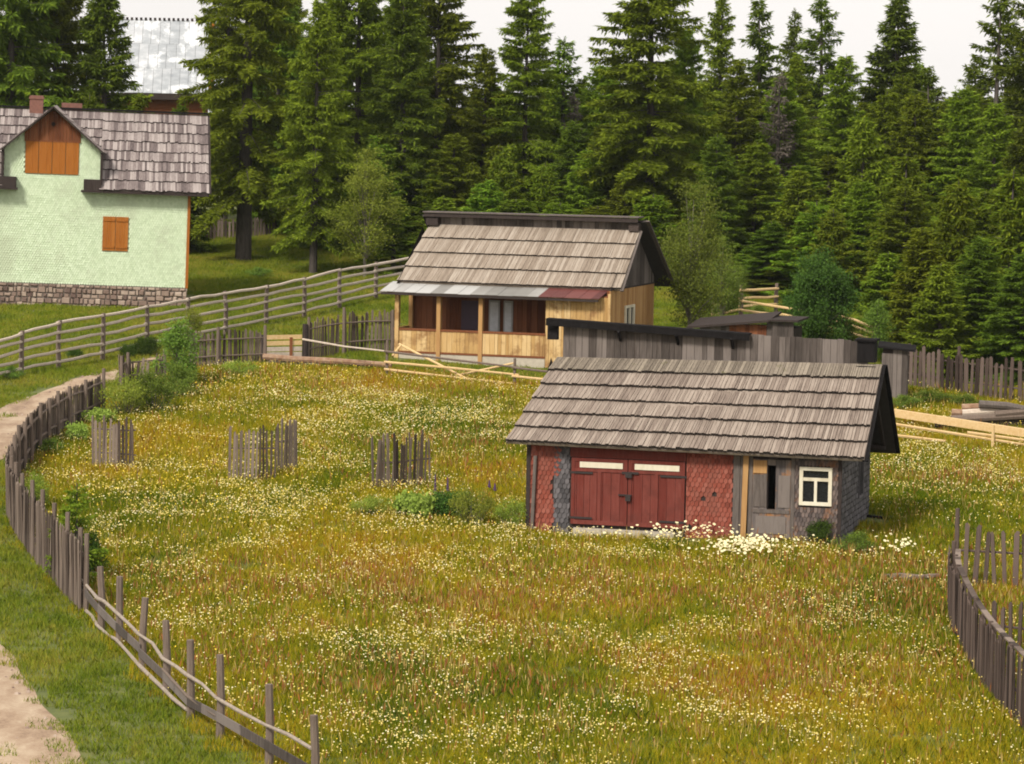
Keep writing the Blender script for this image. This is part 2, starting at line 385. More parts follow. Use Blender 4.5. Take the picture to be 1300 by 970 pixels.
Fc = [(i * K + k, i * K + k + 1, (i + 1) * K + k + 1, (i + 1) * K + k) for i in range(len(PS) - 1) for k in range(K - 1)]
me = np_mesh('path', V, Fc, [m], smooth=True); o = bpy.data.objects.new('path', me); COL.objects.link(o); tag(o, 'pale sandy dirt track curving round the fenced meadow', 'path', kind='structure')

# ---------------------------------------------------------------- barn
def glazed(mbf, x0, x1, z0, z1, y, fw=.09, mull=True, transom=.62, d=.05):
    mbf.box(x0, x0 + fw, y - d, y, z0, z1); mbf.box(x1 - fw, x1, y - d, y, z0, z1)
    mbf.box(x0 + fw, x1 - fw, y - d, y, z0, z0 + fw); mbf.box(x0 + fw, x1 - fw, y - d, y, z1 - fw, z1)
    zt = z0 + (z1 - z0) * transom
    if transom: mbf.box(x0 + fw, x1 - fw, y - d * .8, y, zt - .045, zt + .045)
    if mull: mbf.box((x0 + x1) / 2 - .04, (x0 + x1) / 2 + .04, y - d * .8, y, z0 + fw, (zt - .045) if transom else z1 - fw)
B = G(1065, 695) + Vector((0, 0, .19)); TH = R(14.5)
barn = empty('barn', B, -TH, 'low red barn with grey shake roof, double doors and one white framed window', 'barn')
L, W = 8.95, 5.1
def bx(px):    # front-wall x coordinate from the photo's column
    return -(1065 - px) * L / (1065 - 673)
wl = MB(); hb = -.5; ht = 2.42
slot = (bx(976), bx(988), .78, 2.02); win = (bx(1015), bx(1055), .95, 2.02)
# solid backing walls, front cut round slot and window
xsx = sorted([-L, bx(955), slot[0], slot[1], bx(1007), win[0] + .06, win[1] - .06, 0])
for x0, x1 in zip(xsx[:-1], xsx[1:]):
    xm = (x0 + x1) / 2; cut = None
    if slot[0] < xm < slot[1]: cut = slot
    if win[0] < xm < win[1]: cut = (0, 0, win[2] + .06, win[3] - .06)
    if cut: wl.box(x0, x1, 0, .12, hb, cut[2]); wl.box(x0, x1, 0, .12, cut[3], ht)
    else: wl.box(x0, x1, 0, .12, hb, ht)
wl.box(-L, 0, W - .12, W, hb, ht); wl.box(-L, -L + .12, .12, W - .12, hb, ht)
wl.box(-.12, 0, .12, W - .12, hb, ht)
RH = 4.85
wl.add([(-L, .1, ht), (-L, W - .1, ht), (-L, W / 2, RH - .25)], [(0, 1, 2)]); wl.add([(-.06, .1, ht), (-.06, W - .1, ht), (-.06, W / 2, RH - .25)], [(0, 1, 2)])
wl.build('wall', M['dark'], barn)
s = MB()
dl, dr = bx(729), bx(873)
def torn(sx, z):   # bare strip where the shingles fell away
    x = -L + sx; e0 = bx(709) + .08 * math.sin(z * 4) + (.1 if z > 1.5 else -.05) ; return not (x > e0 and x < bx(730))
shingles(s, (-L, 0), (dl - .03, 0), -.3, ht, (0, -1), .125, .135, inside=torn)
s.build('red_shingle_cladding', M['red'], barn); s = MB()
shingles(s, (dr + .03, 0), (bx(933), 0), -.3, ht, (0, -1), .125, .135, drop=.01)
s.build('red_shingle_cladding', M['red'], barn)
s = MB(); shingles(s, (bx(707), 0), (dl - .02, 0), -.3, ht, (0, -1), .13, .14, mi=0)
o = s.build('bare_strip', M['tar'], barn); o['label'] = 'blackened bare strip between red cladding and doors'
s = MB(); shingles(s, (bx(1007), 0), (bx(1063), 0), -.3, ht, (0, -1), .1, .13, openings=[(win[0] - bx(1007), win[1] - bx(1007), win[2], win[3])])
s.build('brown_shingle_cladding', M['darksh'], barn)
s = MB(); shingles(s, (0, 0), (0, W), -.4, ht, (1, 0), .16, .16, openings=[(3.0, 3.75, .85, 2.05)]); s.build('tarred_cladding', M['tar'], barn)
# vertical posts and boards between red part and door
s = MB(); s.box(bx(933), bx(941), -.05, 0, -.3, 2.38); s.box(bx(941.5), bx(946), -.035, 0, -.3, 2.36); s.box(bx(952), bx(957), -.05, 0, -.3, 2.36); s.box(bx(1004.5), bx(1009), -.05, 0, -.3, 2.3); s.build('upright_board', M['grey'], barn)
s = MB(); s.beam((bx(947), -.08, -.1), (bx(949), -.08, 2.35), .15, .06); s.build('new_post', M['orange'], barn)
s = MB(); s.beam((bx(681), -.1, -.25), (bx(684), -.1, 2.0), .09, .08); s.build('leaning_board', M['grey'], barn)
s = MB(); s.box(-L - .02, -L + .1, -.05, 0, -.4, 2.35); s.box(-.06, .04, -.045, -.002, -.4, 2.35); s.build('corner_board', M['dark'], barn)
# double doors
for k, (a, b_) in enumerate(((bx(730), bx(801)), (bx(802), bx(873)))):
    lf = MB(); planks(lf, (a, -.02), (b_, -.02), .12, 2.0, (0, -1), .2, .035, .008)
    leaf = lf.build('door_leaf', M['reddoor'], barn)
    f = MB(); wdt = b_ - a
    f.box(a, a + .1, -.085, -.067, .12, 2.0); f.box(b_ - .1, b_, -.085, -.067, .12, 2.0)
    f.box(a + .1, b_ - .1, -.085, -.067, .12, .24); f.box(a + .1, b_ - .1, -.085, -.067, 1.62, 1.70)
    f.box(a + .1, b_ - .1, -.085, -.067, 1.9, 2.0); f.box((a + b_) / 2 - .05, (a + b_) / 2 + .05, -.085, -.067, .24, 1.62)
    f.build('door_frame', M['reddoor'], leaf)
    f = MB(); f.box(a + .24 - .06 * k, b_ - .14 - .02 * k, -.083, -.067, 1.73, 1.89); f.build('white_panel', M['cream'], leaf)
    for zz in (.3, 1.58):
        f = MB(); f.box(*( (a - .08, a + .62) if k == 0 else (b_ - .7, b_ + .06)), -.097, -.087, zz - .03, zz + .03); f.build('strap_hinge', M['iron'], leaf)
f = MB(); f.box(bx(794), bx(815), -.11, -.088, 1.6, 1.66); f.box(bx(799), bx(807), -.16, -.11, 1.5, 1.63); f.box(bx(790), bx(807), -.12, -.088, .98, 1.02); f.box(bx(799.5), bx(806), -.17, -.12, .84, 1.0); f.build('latch', M['iron'], barn)
f = MB(); f.box(bx(728), bx(874), -.06, 0, 2.02, 2.32); f.build('lintel', M['reddoor'], barn)
f = MB(); f.box(bx(735), bx(862), -.25, -.09, -.3, .02); f.build('threshold', M['concrete'], barn)
# narrow door
d0, d1 = bx(957), bx(1004.5)
f = MB(); planks(f, (d0, -.01), (d1, -.01), 0, 2.18, (0, -1), .22, .03, .01, openings=[(slot[0] - d0 - .01, slot[1] - d0 + .01, slot[2], slot[3])])
ent = f.build('entry_door', wood('peeling_door', (.05, .042, .04), (.13, .11, .105), (.25, .20, .17), (10, 10, 1.5), .45, stain=((.28, .13, .05), 1.4)), barn)
f = MB(); f.box(d0 + .02, d1 - .02, -.07, -.052, .68, .78); f.box(d0 + .02, slot[0] - .03, -.07, -.052, .85, 1.75); f.box(slot[1] + .03, d1 - .02, -.07, -.052, .85, 1.75); f.box(d0 + .12, d1 - .12, -.07, -.052, .1, .6)
f.build('door_panel', M['grey'], ent)
f = MB(); f.box(d0 + .02, slot[0] - .03, -.075, -.055, 1.79, 2.15); f.build('tan_panel', M['orange'], ent)
f = MB(); glazed(f, win[0], win[1], win[2], win[3], -.02, .1, True, .68, .06); wn = f.build('window', M['cream'], barn)
f = MB(); f.box(win[0] + .08, win[1] - .08, .0, .012, win[2] + .08, win[3] - .08); f.build('pane', M['glass'], wn)
f = MB(); 
for yy in (3.0, 3.7): f.box(.03, .07, yy, yy + .06, .85, 2.05)
f.box(.03, .07, 3.06, 3.7, 1.98, 2.05); f.box(.03, .07, 3.06, 3.7, .85, .92); f.box(.03, .06, 3.36, 3.4, .92, 1.98)
wn = f.build('window', M['tar'], barn); f = MB(); f.box(.015, .03, 3.06, 3.7, .92, 1.98); f.build('pane', M['glass'], wn)
# roof
rf = MB()
eL, eR = (-L - .52, -.45, 2.40), (.72, -.45, 2.33)
tL, tR = (-L + .22, W / 2 - .15, 4.62), (.72, W / 2 - .15, 4.75)
bL, bR = (-L - .52, W + .45, 2.0), (.72, W + .45, 1.98)
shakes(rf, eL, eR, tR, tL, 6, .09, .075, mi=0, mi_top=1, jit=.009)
slab(rf, [eL, eR, tR, tL], .07, 0); slab(rf, [bR, bL, (tL[0], tL[1] + .16, tL[2]), (tR[0], tR[1] + .16, tR[2])], .07, 2)  # rear slope coloured near black so its underside shade is painted in
roof = rf.build('roof', [M['barn_roof'], M['moss_roof'], M['grain_shade']], barn)
f = MB(); f.beam((.74, -.45, 2.29), (.74, tR[1], 4.72), .04, .16, up=(1, 0, 0)); f.beam((.74, W + .45, 1.95), (.74, tR[1] + .16, 4.72), .05, .2, up=(1, 0, 0)); f.build('barge_board', M['black'], roof)
f = MB(); f.beam((.42, .2, 2.35), (.42, tR[1], 4.5), .1, .14); f.beam((.42, W - .1, 2.2), (.42, tR[1], 4.5), .1, .14); f.box(.05, .5, W - .2, W - .05, 2.1, 2.22); f.build('rafter', M['dark'], roof)
f = MB(); planks(f, (-.02, .05), (-.02, W - .05), ht - .05, lambda q: ht + (RH - .4 - ht) * (1 - abs(q - W / 2 + .05) / (W / 2)) , (1, 0), .18, .025); f.build('gable_boards', M['black'], barn)
# ridge board wall (far slope boards rising above the near slope)
ry = W / 2 + .02
def rt(q):
    x = -L + .1 + q; u = q / (L + .35)
    return (5.62 - .26 * u) if x < bx(928) else (5.58 - .2 * u)
f = MB(); planks(f, (-L + .35, ry), (.28, ry), 4.35, rt, (0, -1), .19, .035, .01, zj=.02)
planks(f, (-L + .35, ry + .06), (.28, ry + .06), 4.35, lambda q: rt(q) - .05, (0, 1), .19, .03, .01); o = f.build('ridge_boards', M['grey'], roof)
f = MB(); f.beam((-L - .1, ry - .12, 5.72), (bx(921) + .2, ry - .1, 5.48), .42, .05); f.beam((-L - .1, ry - .3, 5.62), (bx(921) + .2, ry - .28, 5.38), .05, .16)
f.beam((-L - .1, ry - .02, 5.37), (-L + .2, ry - .02, 5.37), .2, .5)
for q in (-6.9, -5.2, -3.6): f.beam((q, ry - .33, 5.5 - (q + L) * .03), (q, ry - .02, 5.22 - (q + L) * .03), .07, .07)
f.build('ridge_cap', M['black'], roof)
f = MB(); f.box(.0, .5, ry - .25, ry + .28, 4.8, 5.4); f.box(-.06, .56, ry - .32, ry + .34, 5.4, 5.46); f.box(.0, .55, ry - .32, ry + .3, 4.62, 4.7); f.build('ridge_end_box', M['black'], roof)
f = MB(); f.beam((.03, W - .3, .12), (.95, W - .7, .1), .14, .12); f.build('protruding_sill_beam', M['black'], barn)

# ---------------------------------------------------------------- cabin with porch
B = G(772, 470); TH = R(18)
cab = empty('cabin', B, -TH, 'wooden cabin with open porch, tin porch roof and tan shake roof', 'cabin')
L, W = 8.65, 6.1
PD = 1.7      # porch depth
def cx(px): return -(772 - px) * L / (772 - 499)
x_en = cx(692)   # enclosed part starts
f = MB(); f.box(-L, 0, .05, W, -.8, .3); f.box(-L, x_en, -.03, .05, -.8, .34)
cabf = f.build('foundation', M['concrete'], cab)
f = MB()
f.box(-L + .0, -.02, PD, PD + .1, .3, 2.95); f.box(-.12, -.02, .06, W, .3, 3.0); f.box(-L, -L + .1, PD + .1, W, .3, 3.0); f.box(-L + .1, -.12, W - .1, W, .3, 3.0); f.box(x_en + .02, x_en + .1, .06, PD, .3, 2.85); f.box(x_en + .1, -.12, .06, .14, .3, 2.8)
f.build('wall', M['brownb'], cab)
f = MB(); planks(f, (-L, .0), (x_en, .0), .42, 1.22, (0, -1), .17, .03, .01); f.build('porch_parapet', M['honey'], cab)
f = MB(); f.box(-L - .03, x_en, -.06, .1, 1.22, 1.3); f.box(-L - .03, x_en, -.05, .0, .34, .42); f.build('handrail', M['brownb'], cab)
f = MB(); planks(f, (x_en, .04), (0, .04), .0, 2.75, (0, -1), .15, .03, .01); f.build('front_boards', M['honey'], cab)
f = MB(); planks(f, (0, .0), (0, W), .0, 3.05, (1, 0), .18, .03, .008, openings=[(1.95, 3.2, 1.15, 2.35)]); f.build('side_boards', M['orange'], cab)
f = MB(); f.box(-.04, .06, -.07, .04, 0, 2.9); f.build('corner_post', M['honey'], cab)
for px in (502, 556, 610):
    f = MB(); f.box(cx(px) - .08, cx(px) + .08, -.02 - .07, .12, -.1, 2.72); f.build('porch_post', M['orange' if px != 502 else 'honey'], cab)
f = MB(); f.box(-L + .02, -L + .18, PD - .2, PD - .04, .3, 2.8); f.box(-L - .02, -L + .05, .2, PD - .2, 1.22, 1.3); f.build('porch_post', M['orange'], cab)
f = MB(); f.box(-L - .3, x_en + .1, -.12, .08, 2.62, 2.76); f.build('porch_beam', M['brownb'], cab)
f = MB(); f.box(-L, x_en, .06, PD, .2, .3); f.build('porch_floor', M['dark'], cab)
# porch back wall: boards, door, curtained windows
f = MB(); planks(f, (-L + .1, PD), (x_en, PD), .3, 2.8, (0, -1), .2, .03, .008); f.build('porch_wall_boards', M['brownb'], cab)
f = MB(); f.box(cx(567), cx(590), PD - .07, PD - .05, .3, 2.35); f.build('porch_door', plain('plum_paint', (.045, .02, .035), .6), cab)
for a, b_ in ((cx(603), cx(617)), (cx(622), cx(634)), (cx(686), cx(691))):
    f = MB(); f.box(a, b_, PD - .1, PD - .06, 1.0, 2.4); wn = f.build('window_frame', M['tin'], cab)
    f = MB(); f.box(a + .06, b_ - .06, PD - .12, PD - .101, 1.08, 2.32); f.build('curtain', M['curtain'], wn)
# side window
f = MB()
for yy in (1.95, 2.53, 3.1): f.box(.03, .1, yy, yy + .1, 1.15, 2.35)
f.box(.03, .1, 2.05, 3.1, 1.15, 1.25); f.box(.03, .1, 2.05, 3.1, 2.25, 2.35)
wn = f.build('window', M['cream'], cab); f = MB(); f.box(-.01, .03, 2.05, 3.1, 1.25, 2.25); f.build('pane', M['glass'], wn)
# gable
ridge = 5.35; ry = W / 2
def gz(q): return min(2.93 + (q - .45) / (ry - .55) * 2.16, 5.6 - (q - ry) / (W + .7 - ry) * 2.65 - .18)
f = MB(); planks(f, (.0, .0), (.0, W), 3.07, lambda q: max(3.071, gz(q)), (1, 0), .2, .03, .012); f.build('gable_boards', M['grey'], cab)
f = MB(); f.add([(-.03, .1, 3.0), (-.03, W - .1, 3.0), (-.03, ry, ridge - .25)], [(0, 1, 2)]); f.add([(-L, .1, 3.0), (-L, W - .1, 3.0), (-L, ry, ridge - .25)], [(0, 1, 2)])
f.box(-.0, .05, -.0, W, 3.02, 3.08)
f.build('gable_wall', M['dark'], cab)
rf = MB()
eL, eR = (-L - .1, .45, 3.06), (.32, .45, 3.06); tL, tR = (-L + .35, ry - .1, 5.22), (.32, ry - .1, 5.22)
bL, bR = (-L - .1, W + .7, 2.95), (.6, W + .7, 2.95)
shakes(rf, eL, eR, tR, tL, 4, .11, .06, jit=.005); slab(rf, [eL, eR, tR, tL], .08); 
slab(rf, [bR, bL, (-L, ry, 5.6), (.5, ry, 5.62)], .09, 2)  # rear slope: shade of the underside put into its colour
roof = rf.build('roof', [M['cabin_roof'], M['cabin_roof'], M['grain_shade']], cab)
f = MB(); f.beam((.34, .45, 3.0), (.34, ry - .1, 5.2), .05, .14, up=(1, 0, 0)); f.beam((.62, W + .75, 2.88), (.55, ry, 5.6), .05, .2, up=(1, 0, 0)); f.build('barge_board', M['grey'], roof)
f = MB(); planks(f, (-L + .75, ry - .05), (-.1, ry - .05), 5.1, 5.55, (0, -1), .2, .03, .008); f.build('ridge_boards', M['grey'], roof)
f = MB(); f.beam((-L + .15, ry - .1, 5.72), (.35, ry - .08, 5.74), .75, .045); f.build('ridge_cap', M['grey'], roof)
f = MB(); f.box(-L + .2, .3, ry - .42, ry - .38, 5.54, 5.695); f.box(-L + .25, -L + .75, ry - .35, ry + .1, 5.2, 5.5); f.box(-.1, .3, ry - .3, ry + .1, 5.2, 5.5); f.build('cap_edge_board', M['dark'], roof)
# tin porch roof sheets
f = MB(); f2 = MB(); x = -L - .48; xe = -.28
while x < xe - .05:
    wd = min(rr(.42, .62), xe - x); u = .15 + (x + L) * .0
    k = f2 if x > cx(672) else f
    zz = rr(0, .02)
    k.hexa([(x, -.42, 2.70 + zz), (x + wd - .01, -.42, 2.70 + zz), (x + wd + .14, .62, 3.02 + zz), (x + .15, .62, 3.02 + zz)], [(x, -.42, 2.72 + zz), (x + wd - .01, -.42, 2.72 + zz), (x + wd + .14, .62, 3.045 + zz), (x + .15, .62, 3.045 + zz)])
    x += wd
pr = f.build('porch_roof', M['tin'], cab); f2.build('rusty_red_sheets', M['redtin'], pr)
f = MB(); f.box(-L - .45, xe - .05, -.4, -.36, 2.6, 2.69); f.build('fascia', M['dark'], pr)

# ---------------------------------------------------------------- green house
B = G(236, 387); TH = R(-5.5)
gh = empty('house', B, -TH, 'pale mint green house with orange brown shutters, dormer gable and shake roof', 'house'); gh.rotation_euler = (0, R(1.25), -TH)
W = 7.0; L = 11.5
def hx(px): return -(236 - px) / 29.0
zs = .72; ze = 5.0
f = MB(); f.box(-L, 0, .03, W, zs, ze - .1); f.build('wall', M['mint'], gh)
f = MB(); f.box(-L, .0, -.12, W + .1, -.9, zs); pl = f.build('foundation', M['mortar'], gh)
f = MB()
z = -.35
while z < zs - .03:
    x = -L - rr(0, .2); hh = rr(.12, .26)
    while x < .0:
        wd = rr(.12, .38); h2 = min(hh * rr(.7, 1.1), zs - z - .01)
        x1 = min(x + wd - .02, .02); y0 = -.12 - rr(.03, .10); k = .03
        k = rr(.015, .06); f.hexa([(x + k, y0, z + k), (x1 - k * rr(.5, 1.5), y0, z + k * .6), (x1, -.1, z), (x, -.1, z)], [(x + k * 1.4, y0, z + h2 - k), (x1 - k, y0, z + h2 - k), (x1, -.1, z + h2), (x, -.1, z + h2)])
        x += wd
    z += hh
f.build('stones', M['stone'], pl)
sh1 = (hx(129), hx(161), zs + 1.52, zs + 3.0)
dxl, dxr = hx(3), hx(125)
dc = (dxl + dxr) / 2
atl, atr = hx(30), hx(97)
az0, az1 = zs + 4.75, zs + 6.15
gap_ = 8.35   # dormer apex
def inside_gable(sx, z):
    x = -L + sx
    if z < ze - .15: return True
    return dxl < x < dxr and z < 6.55 + (gap_ - 6.7) * (1 - abs(x - dc) / (dxr - dc)) - .1 and z < 7.0
f = MB(); shingles(f, (-L, .02), (0, .02), zs + .02, 7.4, (0, -1), .11, .105, inside=inside_gable,
    openings=[(sh1[0] + L, sh1[1] + L, sh1[2], sh1[3]), (atl + L, atr + L, az0, 9)]); f.build('mint_shingle_cladding', M['mint'], gh)
f = MB(); f.box(dxl, dxr, .05, 1.6, ze - .2, 6.55); f.add([(dxl, .06, 6.55), (dxr, .06, 6.55), (dc, .06, gap_ - .1)], [(0, 1, 2)]); f.build('dormer_wall', M['mint'], gh)
f = MB(); f.box(-.06, .06, -.06, .06, zs, ze - .05); f.build('corner_board', M['shutter'], gh)
f = MB()
mid = (sh1[0] + sh1[1]) / 2
for a, b_ in ((sh1[0], mid - .008), (mid + .008, sh1[1])):
    f = MB(); planks(f, (a, .0), (b_, .0), sh1[2], sh1[3], (0, -1), .2, .05, .004); o = f.build('shutter', M['shutter'], gh)
    f = MB(); f.box(a + .03, b_ - .03, -.085, -.065, sh1[2] + .12, sh1[2] + .2); f.box(a + .03, b_ - .03, -.085, -.065, sh1[3] - .2, sh1[3] - .12); f.build('batten', M['shutter'], o)
q = (atr - atl) / 4
for k in range(4):
    a = atl + k * q; f = MB(); planks(f, (a + .01, .0), (a + q - .01, .0), az0, az1, (0, -1), .3, .05, .004); f.build('attic_shutter', M['shutter'], gh)
f = MB(); planks(f, (atl - .05, .0), (atr + .05, .0), az1 + .02, lambda s: 6.5 + (gap_ - 6.6) * (1 - abs(atl - .05 + s - dc) / (dxr - dc)) - .0, (0, -1), .15, .03, .006); gbo = f.build('attic_gable_boards', M['brownb'], gh)
f = MB(); f.tube([(dc, -.06, 7.62), (dc, -.04, 7.62)], [.09, .09], 10); f.build('vent_hole', M['black'], gbo)
f = MB(); f.box(atl - .05, atr + .05, -.07, -.03, az1 - .02, az1 + .04); f.build('attic_sill', M['brownb'], gh)
# main roof
rf = MB(); rz = 8.2; ov = .85; xr_e, xr_t = .85, .72
zb = ze - .12
# right part
sl_ = (rz - zb) / (W / 2 + .5)
def rp(x, y): return (x, y, zb + (y + .5) * sl_)
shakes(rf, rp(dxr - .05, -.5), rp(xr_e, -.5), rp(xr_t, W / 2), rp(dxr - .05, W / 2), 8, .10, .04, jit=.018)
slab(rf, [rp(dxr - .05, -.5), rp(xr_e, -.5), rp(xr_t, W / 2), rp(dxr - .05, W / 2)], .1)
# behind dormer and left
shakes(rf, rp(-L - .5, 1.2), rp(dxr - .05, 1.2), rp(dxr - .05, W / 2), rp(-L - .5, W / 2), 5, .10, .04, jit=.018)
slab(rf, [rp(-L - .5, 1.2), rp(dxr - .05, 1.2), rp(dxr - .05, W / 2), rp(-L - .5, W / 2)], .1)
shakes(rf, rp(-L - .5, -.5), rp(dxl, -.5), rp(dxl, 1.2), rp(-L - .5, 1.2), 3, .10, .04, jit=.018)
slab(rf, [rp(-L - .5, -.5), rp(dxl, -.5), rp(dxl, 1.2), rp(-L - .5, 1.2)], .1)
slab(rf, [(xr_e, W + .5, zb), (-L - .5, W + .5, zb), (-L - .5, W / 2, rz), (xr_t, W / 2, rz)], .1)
roof = rf.build('roof', [M['house_roof'], M['house_roof'], M['grain_shade']], gh)
f = MB(); f.box(-L - .5, xr_t + .02, W / 2 - .12, W / 2 + .12, rz + .03, rz + .12); f.build('ridge_cap', M['black'], roof)
f = MB(); f.beam((xr_e + .02, -.5, zb - .02), (xr_t + .02, W / 2, rz - .02), .04, .14, up=(1, 0, 0)); f.beam((xr_e + .02, W + .5, zb - .02), (xr_t + .02, W / 2, rz - .02), .04, .14, up=(1, 0, 0)); f.box(dxr + .1, xr_e, -.54, -.5, zb - .14, zb + .03); f.build('barge_board', M['dark'], roof)
f = MB(); f.add([(-.01, 0.03, ze - .15), (-.01, W, ze - .15), (-.01, W / 2, rz - .15)], [(0, 1, 2)]); f.build('gable_wall', M['brownb'], gh)
# dormer roof
dr_ = MB(); ez = 6.45; oy = -.42
for sgn in (-1, 1):
    xe_ = dc + sgn * (dxr - dc + .1)
    yback = lambda z: (z - zb) / sl_ - .5
    A = (xe_, oy, ez); Bp = (dc, oy, gap_); Cc = (dc, yback(gap_), gap_); Dd = (xe_, yback(ez), ez)
    cs = [A, Dd, Cc, Bp] if sgn > 0 else [A, Bp, Cc, Dd]
    slab(dr_, [(v[0], v[1], v[2] + .06) for v in cs], .08)
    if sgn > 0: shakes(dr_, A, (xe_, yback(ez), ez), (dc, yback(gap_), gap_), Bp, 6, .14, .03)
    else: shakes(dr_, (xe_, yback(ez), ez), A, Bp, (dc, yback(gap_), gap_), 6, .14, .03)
dro = dr_.build('dormer_roof', [M['house_roof'], M['house_roof'], M['grain_shade']], gh)
f = MB()
for sgn in (-1, 1):
    f.beam((dc + sgn * (dxr - dc + .12), oy - .04, ez - .02), (dc, oy - .04, gap_ + .02), .05, .2, up=(0, 1, 0))
f.build('barge_board', M['dark'], dro)
f = MB(); f.box(dxr - .04, dxr + .06, -.38, .35, ze - .05, ez); f.box(dxl - .06, dxl + .04, -.38, .35, ze - .05, ez); f.build('cheek_board', M['dark'], dro)
f = MB(); f.box(hx(104), hx(126), -.55, .02, zb - .05, zb + .42); f.box(hx(101), hx(127), -.6, .02, zb - .13, zb - .05); f.box(hx(-16), hx(20), -.55, .02, zb - .05, zb + .42); f.box(hx(-18), hx(22), -.6, .02, zb - .13, zb - .05); f.build('eave_box', M['dark'], dro)
f = MB(); f.box(hx(30), hx(47), W / 2 - .3, W / 2 + .3, rz - .3, rz + .6); f.box(hx(29), hx(48), W / 2 - .34, W / 2 + .34, rz + .45, rz + .53); f.build('chimney', M['brick'], roof)
f = MB(); f.box(hx(70), hx(96), W / 2 + .2, W / 2 + .8, rz - .4, rz + .32); f.build('low_chimney', M['brick'], roof)

# ---------------------------------------------------------------- white-roofed building in the trees
D = 212.; c0 = AT(265, 120, D)
wb = empty('building', (c0[0], D, H(c0[0], D)), R(3), 'building with white tin roof and brown walls half hidden by spruces', 'building')
e0 = c0[2] - wb.location.z; L = 10.5; W = 8; rise = 4.4
f = MB(); f.box(-L, -.3, .6, W, -.5, e0 + .05); wl_ = f.build('wall', M['brownb'], wb)
f = MB(); f.box(-.3, -.28, .6, W, e0 - 2, e0 + .05)
rf = MB(); n = 3
for j in range(n):
    x = -L - .6
    while x < 0:
        wd = min(rr(.5, .6), .0 - x); v0, v1 = j / n, (j + 1) / n; P_ = lambda v: (v * (W / 2 + .2), e0 + v * rise)
        (y0, z0), (y1, z1) = P_(v0), P_(v1); k = rr(.0, .03)
        rf.hexa([(x, y0, z0 + k), (x + wd - .015, y0, z0 + k), (x + wd - .015, y1, z1), (x, y1, z1)], [(x, y0, z0 + k + .04), (x + wd - .015, y0, z0 + k + .04), (x + wd - .015, y1, z1 + .04), (x, y1, z1 + .04)])
        x += wd
slab(rf, [(.0, W + .3, e0), (-L - .6, W + .3, e0), (-L - .6, W / 2 + .2, e0 + rise), (0, W / 2 + .2, e0 + rise)], .05)
x = -L
while x < 0: rf.box(x, x + .14, W / 2 + .1, W / 2 + .3, e0 + rise + .02, e0 + rise + .17, 1); x += .28
r_ = rf.build('roof', [M['whitetin'], M['dark']], wb)
f = MB(); f.beam((.05, 0, e0 - .05), (.05, W / 2 + .2, e0 + rise), .08, .25, up=(1, 0, 0)); f.build('barge_board', M['shutter'], r_)
f = MB(); f.box(-L - .5, .0, -.02, .6, e0 - .35, e0 - .02); f.build('eave_board', M['dark'], r_)

# ---------------------------------------------------------------- fences
def resample(P, step):
    P = [Vector(p) for p in P]; out = []; acc = 0; res = []
    seg = [(a, b, (b - a).xy.length) for a, b in zip(P[:-1], P[1:])]; tot = sum(s[2] for s in seg); d = 0
    while d < tot:
        q = d
        for a, b, l in seg:
            if q <= l: res.append((a.lerp(b, q / l), (b - a).normalized())); break
            q -= l
        d += step
    return res
def ground(v): return Vector((v.x, v.y, H(v.x, v.y)))
def catmull(P, n=6):
    out = []
    for i in range(len(P) - 1):
        p0, p1, p2, p3 = [P[max(0, min(len(P) - 1, k))] for k in (i - 1, i, i + 1, i + 2)]
        for k in range(n):
            t = k / n; out.append(.5 * ((2 * p1) + (-p0 + p2) * t + (2 * p0 - 5 * p1 + 4 * p2 - p3) * t * t + (-p0 + 3 * p1 - 3 * p2 + p3) * t ** 3))
    out.append(P[-1]); return out
